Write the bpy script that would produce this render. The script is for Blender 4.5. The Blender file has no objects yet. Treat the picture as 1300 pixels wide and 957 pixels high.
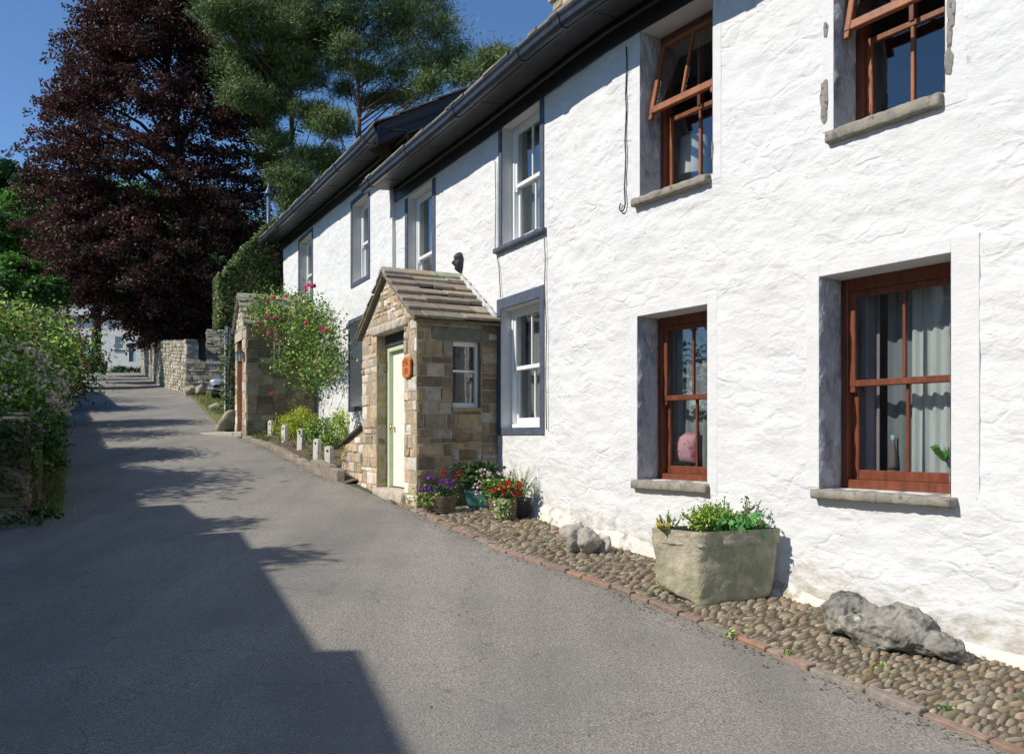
import bpy, bmesh, math, random
import numpy as np
from mathutils import noise, Vector
random.seed(7); RNG = np.random.default_rng(7)
scene = bpy.context.scene
R = math.radians

# ------------------------------------------------------------------ camera, sky, sun
FL, CU, CV = 1080.0, 650.0, 555.0          # focal length and principal point of the photograph, in its pixels
cam_d = bpy.data.cameras.new("camera"); cam = bpy.data.objects.new("camera", cam_d)
scene.collection.objects.link(cam); scene.camera = cam
cam.location = (0, 0, 0); cam.rotation_euler = (R(90), 0, 0)
cam_d.sensor_width = 36; cam_d.lens = 36 * FL / 1300
cam_d.shift_x = 0; cam_d.shift_y = (CV - 478.5) / 1300
cam_d.clip_start = .05; cam_d.clip_end = 3000
SUN_H = (.94, .341); SUN_EL = R(40)
w = bpy.data.worlds.new("World"); scene.world = w; w.use_nodes = True
nt = w.node_tree; bg = nt.nodes["Background"]
sky = nt.nodes.new("ShaderNodeTexSky"); sky.sky_type = 'NISHITA'; sky.sun_disc = False
sky.sun_elevation = SUN_EL; sky.sun_rotation = R(250.1); sky.altitude = 200; sky.air_density = .8; sky.dust_density = 0; sky.ozone_density = 2.8
hs = nt.nodes.new('ShaderNodeHueSaturation'); hs.inputs['Saturation'].default_value = 1.12; hs.inputs['Value'].default_value = 1.0
nt.links.new(sky.outputs[0], hs.inputs['Color']); nt.links.new(hs.outputs[0], bg.inputs[0]); bg.inputs[1].default_value = .15
sl = bpy.data.lights.new("sun", 'SUN'); sl.energy = 4.8; sl.angle = R(.53); sl.color = (1, .94, .85)
so = bpy.data.objects.new("sun", sl); scene.collection.objects.link(so)
so.rotation_euler = Vector((SUN_H[0]*math.cos(SUN_EL), SUN_H[1]*math.cos(SUN_EL), -math.sin(SUN_EL))).to_track_quat('-Z', 'Y').to_euler()
so.location = (-30, -20, 40)
vs = scene.view_settings; vs.view_transform = 'Standard'; vs.look = 'None'; vs.exposure = .07; vs.gamma = 1; vs.use_curve_mapping = False
scene.render.film_transparent = False

# ------------------------------------------------------------------ materials
MATS = {}
def M(name, col=(.5,.5,.5), rough=.75, var=.15, vscale=6, bump=0, bscale=40, attr=False, metal=0, spec=.4,
      stretch=(1,1,1), stain=None, stain_shade2=None, bump2=None, vor=None, splash=None, streak=None, transl=0, bdist=.01, detail=6):
    if name in MATS: return MATS[name]
    m = bpy.data.materials.new(name); m.use_nodes = True; MATS[name] = m
    n = m.node_tree.nodes; L = m.node_tree.links; p = n["Principled BSDF"]
    p.inputs["Roughness"].default_value = rough; p.inputs["Metallic"].default_value = metal
    p.inputs["Specular IOR Level"].default_value = spec
    geo = n.new("ShaderNodeNewGeometry"); mp = n.new("ShaderNodeMapping"); mp.inputs["Scale"].default_value = stretch
    L.new(geo.outputs["Position"], mp.inputs[0])
    if attr:
        a = n.new("ShaderNodeAttribute"); a.attribute_name = "Col"; base = a.outputs["Color"]
    else:
        a = n.new("ShaderNodeRGB"); a.outputs[0].default_value = (*col, 1); base = a.outputs[0]
    def noi(sc, det=detail, ro=.6):
        t = n.new("ShaderNodeTexNoise"); t.inputs["Scale"].default_value = sc; t.inputs["Detail"].default_value = det
        t.inputs["Roughness"].default_value = ro; L.new(mp.outputs[0], t.inputs["Vector"]); return t.outputs["Fac"]
    def rng(s, a0, a1, b0, b1):
        r = n.new("ShaderNodeMapRange"); L.new(s, r.inputs[0])
        for i, x in enumerate((a0, a1, b0, b1)): r.inputs[1+i].default_value = x
        return r.outputs[0]
    if var:
        r = rng(noi(vscale), .3, .7, 1-var, 1+var)
        mx = n.new("ShaderNodeVectorMath"); mx.operation = 'SCALE'; L.new(base, mx.inputs[0]); L.new(r, mx.inputs["Scale"]); base = mx.outputs[0]
    for st in (stain, stain_shade2):
        if st:                                   # a patch of another colour: (colour, scale, low, high)
            f = rng(noi(st[1], 8, .65), st[2], st[3], 0, 1)
            mx = n.new("ShaderNodeMix"); mx.data_type = 'RGBA'; L.new(f, mx.inputs[0]); L.new(base, mx.inputs[6]); mx.inputs[7].default_value = (*st[0], 1); base = mx.outputs[2]
    if streak:                                   # long worn tracks and patches running with the lane
        m2 = n.new("ShaderNodeMapping"); m2.inputs["Rotation"].default_value = (0, 0, R(28)); m2.inputs["Scale"].default_value = (1.5, .16, 1); L.new(geo.outputs["Position"], m2.inputs[0])
        t = n.new("ShaderNodeTexNoise"); t.inputs["Scale"].default_value = 1.3; t.inputs["Detail"].default_value = 5; L.new(m2.outputs[0], t.inputs["Vector"])
        r = rng(t.outputs["Fac"], .35, .65, *streak); mx = n.new("ShaderNodeVectorMath"); mx.operation = 'SCALE'; L.new(base, mx.inputs[0]); L.new(r, mx.inputs["Scale"]); base = mx.outputs[0]
        v = n.new("ShaderNodeTexVoronoi"); v.feature = 'DISTANCE_TO_EDGE'; v.inputs["Scale"].default_value = .55; wv = n.new("ShaderNodeTexNoise"); wv.inputs["Scale"].default_value = 2.5; wv.inputs["Detail"].default_value = 6
        L.new(geo.outputs["Position"], wv.inputs["Vector"]); ad = n.new("ShaderNodeVectorMath"); ad.operation = 'MULTIPLY_ADD'; L.new(wv.outputs["Color"], ad.inputs[0]); ad.inputs[1].default_value = (.9,.9,.9); L.new(geo.outputs["Position"], ad.inputs[2]); L.new(ad.outputs[0], v.inputs["Vector"])
        r = rng(v.outputs["Distance"], 0, .006, .72, 1); mx = n.new("ShaderNodeVectorMath"); mx.operation = 'SCALE'; L.new(base, mx.inputs[0]); L.new(r, mx.inputs["Scale"]); base = mx.outputs[0]
    if splash:                                   # rain-splashed dirt on the lowest part of a wall, above the sloping lane
        sp = n.new("ShaderNodeSeparateXYZ"); L.new(geo.outputs["Position"], sp.inputs[0]); ma = n.new("ShaderNodeMath"); ma.operation = 'MULTIPLY_ADD'; L.new(sp.outputs[1], ma.inputs[0]); ma.inputs[1].default_value = -.106; ma.inputs[2].default_value = 2.022
        ad = n.new("ShaderNodeMath"); ad.operation = 'ADD'; L.new(ma.outputs[0], ad.inputs[0]); L.new(sp.outputs[2], ad.inputs[1])
        h = rng(ad.outputs[0], .0, .5, .34, -.02); nn_ = noi(7, 8, .7); a2 = n.new("ShaderNodeMath"); a2.operation = 'ADD'; L.new(h, a2.inputs[0]); L.new(nn_, a2.inputs[1])
        f = rng(a2.outputs[0], .62, .86, 0, .8); mx = n.new("ShaderNodeMix"); mx.data_type = 'RGBA'; L.new(f, mx.inputs[0]); L.new(base, mx.inputs[6]); mx.inputs[7].default_value = (*splash, 1); base = mx.outputs[2]
    L.new(base, p.inputs["Base Color"])
    nrm = None
    if bump:
        b = n.new("ShaderNodeBump"); b.inputs["Strength"].default_value = bump; b.inputs["Distance"].default_value = bdist
        L.new(noi(bscale, 8, .65), b.inputs["Height"]); nrm = b.outputs[0]
    if bump2:
        b2 = n.new("ShaderNodeBump"); b2.inputs["Strength"].default_value = bump2[0]; b2.inputs["Distance"].default_value = bump2[2]
        L.new(noi(bump2[1], 4, .5), b2.inputs["Height"])
        if nrm: L.new(nrm, b2.inputs["Normal"])
        nrm = b2.outputs[0]
    if vor:                                      # stones standing out under the paint: (scale, strength, depth, mask low, mask high)
        v = n.new("ShaderNodeTexVoronoi"); v.feature = 'DISTANCE_TO_EDGE'; v.inputs["Scale"].default_value = vor[0]
        wv = n.new("ShaderNodeTexNoise"); wv.inputs["Scale"].default_value = 5; wv.inputs["Detail"].default_value = 4; L.new(mp.outputs[0], wv.inputs["Vector"])
        ad = n.new("ShaderNodeVectorMath"); ad.operation = 'MULTIPLY_ADD'; L.new(wv.outputs["Color"], ad.inputs[0]); ad.inputs[1].default_value = (.22,.22,.22); L.new(mp.outputs[0], ad.inputs[2]); L.new(ad.outputs[0], v.inputs["Vector"])
        e = rng(v.outputs["Distance"], 0, .16, 0, 1); mk = rng(noi(1.9, 4), vor[3], vor[4], 0, 1); mu = n.new("ShaderNodeMath"); mu.operation = 'MULTIPLY'; L.new(e, mu.inputs[0]); L.new(mk, mu.inputs[1])
        b3 = n.new("ShaderNodeBump"); b3.inputs["Strength"].default_value = vor[1]; b3.inputs["Distance"].default_value = vor[2]; L.new(mu.outputs[0], b3.inputs["Height"])
        if nrm: L.new(nrm, b3.inputs["Normal"])
        nrm = b3.outputs[0]
    if nrm: L.new(nrm, p.inputs["Normal"])
    if transl:
        t = n.new("ShaderNodeBsdfTranslucent"); L.new(base, t.inputs[0]); mixs = n.new("ShaderNodeMixShader"); mixs.inputs[0].default_value = transl
        L.new(p.outputs[0], mixs.inputs[1]); L.new(t.outputs[0], mixs.inputs[2]); L.new(mixs.outputs[0], n["Material Output"].inputs[0])
    return m
def glass_mat():
    m = bpy.data.materials.new("window_glass"); m.use_nodes = True; n = m.node_tree.nodes; L = m.node_tree.links
    n.remove(n["Principled BSDF"])
    g = n.new("ShaderNodeBsdfGlossy"); g.inputs["Roughness"].default_value = .015
    t = n.new("ShaderNodeBsdfTransparent"); t.inputs[0].default_value = (.93,.96,.95,1)
    dt = n.new("ShaderNodeVectorMath"); dt.operation = 'DOT_PRODUCT'; ab = n.new("ShaderNodeMath"); ab.operation = 'ABSOLUTE'
    om = n.new("ShaderNodeMath"); om.operation = 'SUBTRACT'; om.inputs[0].default_value = 1; pw = n.new("ShaderNodeMath"); pw.operation = 'POWER'; pw.inputs[1].default_value = 4
    f = n.new("ShaderNodeMapRange"); f.inputs[3].default_value = .10; f.inputs[4].default_value = 1
    no = n.new("ShaderNodeTexNoise"); no.inputs["Scale"].default_value = 3; b = n.new("ShaderNodeBump"); b.inputs["Strength"].default_value = .06; b.inputs["Distance"].default_value = .02
    ge = n.new("ShaderNodeNewGeometry"); L.new(ge.outputs["Position"], no.inputs["Vector"]); L.new(no.outputs[0], b.inputs["Height"])
    L.new(b.outputs[0], g.inputs["Normal"]); L.new(ge.outputs["Incoming"], dt.inputs[0]); L.new(b.outputs[0], dt.inputs[1]); L.new(dt.outputs["Value"], ab.inputs[0]); L.new(ab.outputs[0], om.inputs[1]); L.new(om.outputs[0], pw.inputs[0]); L.new(pw.outputs[0], f.inputs[0])
    mx = n.new("ShaderNodeMixShader"); L.new(f.outputs[0], mx.inputs[0]); L.new(t.outputs[0], mx.inputs[1]); L.new(g.outputs[0], mx.inputs[2])
    L.new(mx.outputs[0], n["Material Output"].inputs[0]); return m
GLASS = glass_mat()
WHITE = M("whitewashed_stone", (.685,.68,.665), .85, .07, 2.2, .3, 34, stain=((.42,.38,.32), 3.3, .66, .76), stain_shade2=((.46,.44,.41), 15, .625, .70), bump2=(.55, 5.5, .03), vor=(3.8, .5, .013, .42, .64), splash=(.36,.31,.23), stretch=(1,1,1.9))  # small grey dashes paint the shade of pits in the whitewash
WBASE = M("weathered_whitewash", (.66,.62,.55), .9, .15, 5, .6, 25, stain=((.30,.25,.18), 7, .5, .66))
SMOOTHW = M("smooth_white_render", (.685,.68,.665), .85, .05, 5, .5, 22, bump2=(.5, 5, .02), splash=(.36,.31,.23), stretch=(1,1,1.6))
GREYREV = M("grey_blotched_reveal", (.44,.44,.455), .8, .22, 5, .9, 22, stain=((.20,.195,.22), 6, .50, .66), stain_shade2=((.6,.6,.6), 10, .62, .70), bump2=(1, 11, .05), stretch=(1,1,.6))  # mid grey with darker and paler blotches
LIGHTREV = M("pale_reveal", (.55,.55,.54), .8, .08, 6, .3, 25)
NAVY = M("slate_blue_paint", (.075,.09,.125), .6, .25, 9, .35, 60, stain=((.16,.18,.22), 14, .6, .72))
BLACKP = M("black_painted_timber", (.016,.017,.022), .42, .3, 9, .25, 40, spec=.5)
BLACKG = M("black_gutter", (.03,.032,.038), .32, .3, 7, .1, 30, stain=((.11,.10,.08), 9, .64, .75))
SOFFIT = M("dark_soffit", (.045,.045,.05), .5, .3, 5, .2, 30)
WOOD = M("red_brown_wood", (.165,.048,.022), .42, .3, 7, .2, 60, stretch=(3,3,.6), stain=((.09,.03,.015), 12, .56, .72))
WOODL = M("orange_stained_wood", (.27,.088,.032), .4, .3, 7, .3, 60, stretch=(3,3,.6), stain=((.14,.05,.022), 11, .55, .70))
WPAINT = M("white_gloss_paint", (.78,.78,.76), .4, .05, 8, .1, 40)
SILL = M("grey_stone_sill", (.27,.245,.20), .85, .25, 9, .7, 40, stain=((.12,.115,.09), 16, .55, .68), stain_shade2=((.55,.55,.53), 10, .66, .7))
PSTONE = M("porch_stone", rough=.9, var=.28, vscale=11, bump=.9, bscale=35, attr=True, bdist=.012, stain=((.55,.50,.42), 10, .64, .72), stain_shade2=((.10,.085,.05), 5.5, .62, .74))
DSTONE = M("dry_stone", rough=.95, var=.3, vscale=9, bump=.9, bscale=28, attr=True, bdist=.015, stain=((.11,.11,.06), 4, .58, .7))
MORTAR = M("lime_mortar", (.37,.31,.225), .95, .25, 14, .8, 50)
SLATE = M("stone_slates", rough=.9, var=.3, vscale=12, bump=.8, bscale=40, attr=True, stain=((.30,.27,.20), 13, .60, .72))
COB = M("cobble_stone", rough=.88, var=.25, vscale=18, bump=.7, bscale=60, attr=True, stain=((.10,.09,.05), 3.5, .60, .75))
DIRT = M("dirt", (.10,.08,.052), .95, .3, 8, .8, 30)
ASPH = M("worn_asphalt", (.27,.25,.215), .85, .5, 70, 1.0, 90, bdist=.012, stain=((.21,.197,.178), .75, .45, .70), stain_shade2=((.52,.50,.46), 60, .60, .68), streak=(.88, 1.08), detail=3)
GRASSM = M("grass_soil", (.07,.085,.03), .95, .4, 3, .8, 12)
LEAF = M("leaf", rough=.5, var=0, attr=True, transl=.28, spec=.35)
LEAFD = M("beech_leaf", rough=.55, var=0, attr=True, transl=.32, spec=.3)
NEEDLE = M("pine_needle", rough=.6, var=0, attr=True, transl=.1)
PETAL = M("petal", rough=.6, var=0, attr=True, transl=.25)
BARK = M("grey_bark", (.06,.05,.04), .95, .35, 6, .9, 20, stretch=(1,1,.3))
PBARK = M("pine_bark", (.11,.06,.035), .95, .35, 6, .9, 14, stretch=(1,1,.3))
INT = M("room_gloom", (.16,.15,.14), .95, .1, 2)  # gloom of the unlit rooms is put into this dark wall colour
NET = M("net_curtain", (.82,.82,.83), .9, .05, 10, transl=.35)
DRAPE = M("lilac_drape", (.33,.27,.30), .9, .1, 10, transl=.15)

# ------------------------------------------------------------------ objects and meshes
OFF = {}
def settag(o, label=None, cat=None, group=None, kind=None):
    if label: o["label"] = label
    if cat: o["category"] = cat
    if group: o["group"] = group
    if kind: o["kind"] = kind
    return o
def thing(name, label, cat, loc, group=None):
    o = bpy.data.objects.new(name, None); scene.collection.objects.link(o); o.location = loc; o.empty_display_size = .1
    OFF[o.name] = np.array(loc, float); return settag(o, label, cat, group)
class MB:
    def __init__(s): s.v = []; s.f = []; s.c = []; s.n = 0; s.arr = []
    def add(s, verts, faces, col=(1,1,1)):
        b = s.n; s.v.extend(verts); s.n += len(verts)
        s.f.extend([tuple(i+b for i in f) for f in faces]); s.c.extend([col]*len(verts))
    def addc(s, verts, faces, cols):
        b = s.n; s.v.extend(verts); s.n += len(verts); s.f.extend([tuple(i+b for i in f) for f in faces]); s.c.extend(cols)
    def build(s, name, mat, parent=None, loc=(0,0,0), smooth=False, bevel=0, label=None, cat=None, group=None, kind=None, bseg=1):
        L = OFF[parent.name] if parent else np.array(loc, float)
        V = np.array(s.v, float).reshape(-1, 3) - L
        me = bpy.data.meshes.new(name); me.from_pydata(V.tolist(), [], s.f); me.validate(); me.update()
        at = me.color_attributes.new("Col", 'FLOAT_COLOR', 'POINT')
        if len(me.vertices) == len(s.c):
            at.data.foreach_set("color", np.c_[np.array(s.c, float), np.ones(len(s.c))].ravel())
        return finish(me, name, mat, parent, L, smooth, bevel, label, cat, group, kind, bseg)
def finish(me, name, mat, parent, L, smooth, bevel=0, label=None, cat=None, group=None, kind=None, bseg=1):
    o = bpy.data.objects.new(name, me); scene.collection.objects.link(o)
    me.materials.append(mat)
    if smooth: me.polygons.foreach_set("use_smooth", [True]*len(me.polygons))
    if parent: o.parent = parent
    else: o.location = L
    OFF[o.name] = np.array(L, float)
    if bevel:
        b = o.modifiers.new("bevel", 'BEVEL'); b.width = bevel; b.segments = bseg; b.limit_method = 'ANGLE'; b.angle_limit = R(40)
    return settag(o, label, cat, group, kind)
def quads_obj(V, C, name, mat, parent=None, loc=(0,0,0), **k):
    """V (N,4,3) separate quads, C (N,3) colours"""
    L = OFF[parent.name] if parent else np.array(loc, float)
    N = len(V); me = bpy.data.meshes.new(name); me.vertices.add(N*4); me.vertices.foreach_set("co", (V.reshape(-1,3)-L).ravel())
    me.loops.add(N*4); me.loops.foreach_set("vertex_index", np.arange(N*4)); me.polygons.add(N)
    me.polygons.foreach_set("loop_start", np.arange(N)*4); me.polygons.foreach_set("loop_total", np.full(N, 4)); me.update(calc_edges=True)
    at = me.color_attributes.new("Col", 'FLOAT_COLOR', 'POINT'); at.data.foreach_set("color", np.c_[np.repeat(C, 4, 0), np.ones(N*4)].ravel())
    return finish(me, name, mat, parent, L, False, **k)

BOXF = [(0,1,2,3),(7,6,5,4),(0,4,5,1),(1,5,6,2),(2,6,7,3),(3,7,4,0)]
def hexa(mb, p8, col=(1,1,1)): mb.add(p8, BOXF, col)
def box(mb, x0,x1,y0,y1,z0,z1, col=(1,1,1)):
    hexa(mb, [(x0,y0,z0),(x0,y1,z0),(x1,y1,z0),(x1,y0,z0),(x0,y0,z1),(x0,y1,z1),(x1,y1,z1),(x1,y0,z1)], col)
def fbox(mb, P, a0,a1,n0,n1,z0,z1, col=(1,1,1), tf=None):
    pts = [(a0,n0,z0),(a0,n1,z0),(a1,n1,z0),(a1,n0,z0),(a0,n0,z1),(a0,n1,z1),(a1,n1,z1),(a1,n0,z1)]
    if tf: pts = [tf(*p) for p in pts]
    hexa(mb, [P(*p) for p in pts], col)
def tube(mb, pts, radii, seg=7, col=(1,1,1), cap=True):
    pts = [Vector(p) for p in pts]; b = mb.n; vs_ = []; prev = None
    for i, p in enumerate(pts):
        d = (pts[min(i+1, len(pts)-1)] - pts[max(i-1, 0)])
        if d.length < 1e-6: d = Vector((0,0,1))
        d.normalize(); r = radii[i] if hasattr(radii, '__len__') else radii
        if prev is None: t = d.orthogonal().normalized()
        else: t = (prev - d*prev.dot(d)); t = t.normalized() if t.length > 1e-5 else d.orthogonal().normalized()
        prev = t; u = d.cross(t)
        for k in range(seg):
            a = 2*math.pi*k/seg; vs_.append(tuple(p + (t*math.cos(a) + u*math.sin(a))*r))
    fs = [(i*seg+k, i*seg+(k+1)%seg, (i+1)*seg+(k+1)%seg, (i+1)*seg+k) for i in range(len(pts)-1) for k in range(seg)]
    if cap: fs += [tuple(range(seg))[::-1], tuple((len(pts)-1)*seg+k for k in range(seg))]
    mb.add(vs_, fs, col)
def lathe(mb, c, prof, seg=20, col=(1,1,1), sx=1, sy=1):
    vs_ = [(c[0]+r*math.cos(2*math.pi*k/seg)*sx, c[1]+r*math.sin(2*math.pi*k/seg)*sy, c[2]+z) for r, z in prof for k in range(seg)]
    fs = [(i*seg+k, i*seg+(k+1)%seg, (i+1)*seg+(k+1)%seg, (i+1)*seg+k) for i in range(len(prof)-1) for k in range(seg)]
    mb.add(vs_, fs, col)
def unit(v): return v / np.maximum(np.linalg.norm(v, axis=-1, keepdims=True), 1e-9)
def leaves(P, size, name, mat, cols, parent=None, loc=(0,0,0), wid=.6, up=.35, jit=.35, dirs=None, colvar=.35, **k):
    """separate pointed leaves at points P; cols: list of base colours picked at random"""
    P = np.asarray(P, float); N = len(P)
    nrm = unit(RNG.normal(size=(N,3)) + np.array([0,0,up*2]))
    t = RNG.normal(size=(N,3)) if dirs is None else dirs + RNG.normal(size=(N,3))*.35
    t = unit(t - nrm*np.sum(t*nrm, 1, keepdims=True)); b = np.cross(nrm, t)
    s = size*(1 + jit*RNG.uniform(-1, 1, (N,1)))
    V = np.stack([P - t*s*.5, P + b*s*wid*.5, P + t*s*.5 + nrm*s*.1, P - b*s*wid*.5], 1)
    cc = np.array(cols, float)[RNG.integers(0, len(cols), N)]*(1 + colvar*RNG.uniform(-1, 1, (N,1)))
    return quads_obj(V, np.clip(cc, 0, 1), name, mat, parent, loc, **k)
def clumps(centres, n, sig):
    c = np.asarray(centres, float); i = np.repeat(np.arange(len(c)), n)
    return c[i] + RNG.normal(size=(len(i), 3))*np.asarray(sig)
def flowers(mb, pts, r, cols, petals=9):
    for p in pts:
        c = Vector(p); col = random.choice(cols)
        for k in range(petals):
            d = Vector((random.gauss(0,1), random.gauss(0,1), random.gauss(0,1)+.3)).normalized(); t = d.orthogonal().normalized(); b = d.cross(t)
            q = c + d*r*.55; s = r*.6; cv = random.uniform(.75, 1.15)
            mb.add([tuple(q-t*s), tuple(q+b*s-d*s*.3), tuple(q+t*s), tuple(q-b*s-d*s*.3)], [(0,1,2,3)], tuple(min(1, x*cv) for x in col))
def rough_solid(bm, cuts, smooth_it, amp, sc, name, mat, parent=None, loc=(0,0,0), seed=0, **k):
    L = OFF[parent.name] if parent else np.array(loc, float)
    bmesh.ops.recalc_face_normals(bm, faces=bm.faces[:])
    bmesh.ops.subdivide_edges(bm, edges=bm.edges[:], cuts=cuts, use_grid_fill=True)
    bmesh.ops.triangulate(bm, faces=[f for f in bm.faces if len(f.verts) > 4])
    for _ in range(smooth_it): bmesh.ops.smooth_vert(bm, verts=bm.verts[:], factor=.5, use_axis_x=True, use_axis_y=True, use_axis_z=True)
    bm.normal_update()
    for v in bm.verts:
        q = v.co*sc + Vector((seed*7.1, seed*3.3, 0)); d = noise.noise(q)*.65 + (.5-abs(noise.noise(q*2.1)))*.5 + noise.noise(q*5)*.2
        v.co += v.normal*amp*(d-.25)
    for v in bm.verts: v.co -= Vector(L)
    me = bpy.data.meshes.new(name); bm.to_mesh(me); bm.free()
    return finish(me, name, mat, parent, L, True, **k)

# ------------------------------------------------------------------ where things are
def sstep(a, b, x): t = min(1, max(0, (x-a)/(b-a))); return t*t*(3-2*t)
def lane_z(Y):
    if Y < -14: return -3.5
    if Y > 66: return 4.97 + (1-math.exp(-(Y-66)/9))*.95
    return -2.022 + .106*Y
def gz(X, Y):
    z = lane_z(Y)
    if Y > 84: z += 46*sstep(84, 230, Y)*(1 - sstep(-75, 10, X+ .1*(Y-100)))*(1-.2*sstep(-90,-160,X)) + 9*sstep(90, 300, Y)
    return z
def ground_pt(u, v, dz=0):                       # photograph pixel -> point on the lane's slope
    Y = (2.022-dz)/(.106-(CV-v)/FL); return ((u-CU)/FL*Y, Y, lane_z(Y)+dz)
class Fr:
    """a wall line seen from above: a runs towards the camera, n outwards to the lane"""
    def __init__(s, o, d): s.o = o; l = math.hypot(*d); s.d = (d[0]/l, d[1]/l); s.nn = (s.d[1], -s.d[0])
    def P(s, a, n, z): return (s.o[0]+s.d[0]*a+s.nn[0]*n, s.o[1]+s.d[1]*a+s.nn[1]*n, z)
    def au(s, u):                                # a where the column u meets the wall line
        k = (u-CU)/FL; Y = (s.o[0]*s.nn[0]+s.o[1]*s.nn[1])/(k*s.nn[0]+s.nn[1]); return (k*Y-s.o[0])*s.d[0]+(Y-s.o[1])*s.d[1]
    def az(s, u, v):
        a = s.au(u); return a, (CV-v)/FL*s.P(a, 0, 0)[1]
FA = Fr((.902, 8.85), (.549, -.835)); FB = Fr((.902, 8.85), (.447, -.894)); FC = Fr((-2.056, 14.61), (.447, -.894))
# outward normal must point to the lane (-X)
for f in (FA, FB, FC): assert f.nn[0] < 0
def PW(a, n, z):                                 # the near terrace, bending softly at a = 0
    w_ = .6
    if a >= w_: return FA.P(a, n, z)
    if a <= -w_: return FB.P(a, n, z)
    t = (a+w_)/(2*w_); p0 = FB.P(-w_, 0, 0); p1 = FA.P(0, 0, 0); p2 = FA.P(w_, 0, 0)
    x = (1-t)**2*p0[0]+2*t*(1-t)*p1[0]+t*t*p2[0]; y = (1-t)**2*p0[1]+2*t*(1-t)*p1[1]+t*t*p2[1]
    dx = FB.d[0]*(1-t)+FA.d[0]*t; dy = FB.d[1]*(1-t)+FA.d[1]*t; l = math.hypot(dx, dy)
    return (x+dy/l*n, y-dx/l*n, z)
# ------------------------------------------------------------------ ground, lane, pavement
def ground():
    xs = sorted(set(list(np.linspace(-600, -60, 28)) + list(np.arange(-60, 61, 2.)) + list(np.linspace(60, 600, 20))))
    ys = sorted(set(list(np.linspace(-300, -14, 12)) + list(np.arange(-14, 100, 2.)) + list(np.linspace(100, 260, 50)) + list(np.linspace(260, 900, 14)) + [66.]))
    mb = MB(); nx = len(xs); vs_ = [(x, y, gz(x, y)-.03+ (0 if abs(y)<85 else noise.noise(Vector((x*.03, y*.03, 0)))*1.5)) for y in ys for x in xs]
    mb.add(vs_, [(j*nx+i, j*nx+i+1, (j+1)*nx+i+1, (j+1)*nx+i) for j in range(len(ys)-1) for i in range(nx-1)])
    mb.build('ground', GRASSM, kind='structure', smooth=True)
ground()
def poly_at(pl, Y):
    for (x0, y0), (x1, y1) in zip(pl, pl[1:]):
        if y0 <= Y <= y1: return x0+(x1-x0)*(Y-y0)/(y1-y0)
    return pl[0][0] if Y < pl[0][1] else pl[-1][0]
RIGHT = [(9.2,-8),(5.3,-1),(3.25,2.9),(1.83,5.35),(1.34,6.22),(.794,7.15),(-.077,8.35),(-1.2,10.42),(-2.3,12.3),(-3.05,13.4),(-5.05,17.3),(-5.95,18.7),(-6.9,20.4),(-9.2,25.6),(-13.1,34.6),(-18.6,45),(-28.4,65),(-37,84)]
LEFTE = [(-3,-8),(-4,0),(-7.5,5),(-7.3,9.9),(-5.35,10.05),(-5.55,10.5),(-8.4,16.),(-10.5,20),(-14.4,27.5),(-22.6,44),(-32.6,65),(-43,84)]
def tint(cols, a, b): k = random.uniform(a, b); return tuple(c*k*random.uniform(.97,1.03) for c in random.choice(cols))
def strip(fl, fr, ys, n, z, bow=0):
    mb = MB(); vs_ = []
    for y in ys:
        l, r = fl(y), fr(y)
        for i in range(n+1):
            t = i/n; vs_.append((l+(r-l)*t, y, lane_z(y)+z+bow*4*t*(1-t)))
    mb.add(vs_, [(j*(n+1)+i, j*(n+1)+i+1, (j+1)*(n+1)+i+1, (j+1)*(n+1)+i) for j in range(len(ys)-1) for i in range(n)]); return mb
YS = [y for y in np.arange(-8, 84, .25)]
strip(lambda y: poly_at(LEFTE, y)-.1+.04*noise.noise(Vector((0, y*2, 0))), lambda y: poly_at(RIGHT, y)+.02+.03*noise.noise(Vector((9, y*2.5, 0))), YS, 6, 0).build('lane', ASPH, kind='structure')
# pavement bed between kerb and cottage, cobbles set on edge
def wall_near_x(y):                              # x of the near terrace wall at this y
    return 6.72-.657*y if y < 8.85 else .902-.5*(y-8.85)
YP = list(np.arange(-1, 11.3, .2))
strip(lambda y: poly_at(RIGHT, y), lambda y: wall_near_x(y)+.1, YP, 3, .014).build('pavement_bed', DIRT, kind='structure')
def stone_dome(mb, c, du, dv, lu, lv, h, col):
    """rounded stone: centre c, half axes du*lu, dv*lv (2D unit vectors), height h"""
    vs_ = []; n = 5
    for j in range(n):
        for i in range(n):
            s = -1+2*i/(n-1); t = -1+2*j/(n-1)
            m = max(abs(s), abs(t)); e = 1-.14*abs(s*t)
            zz = h*(1-m**3.4) if m < 1 else -.03
            zz += 0 if m == 1 else random.uniform(-.22, .22)*h
            vs_.append((c[0]+du[0]*lu*s*e+dv[0]*lv*t*e, c[1]+du[1]*lu*s*e+dv[1]*lv*t*e, c[2]+zz+.106*(du[1]*lu*s*e+dv[1]*lv*t*e)))
    mb.add(vs_, [(j*n+i, j*n+i+1, (j+1)*n+i+1, (j+1)*n+i) for j in range(n-1) for i in range(n-1)], col)
CCOL = [(.25,.205,.135),(.30,.25,.17),(.21,.175,.12),(.34,.285,.20),(.25,.19,.115),(.27,.235,.175),(.29,.21,.14)]
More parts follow.
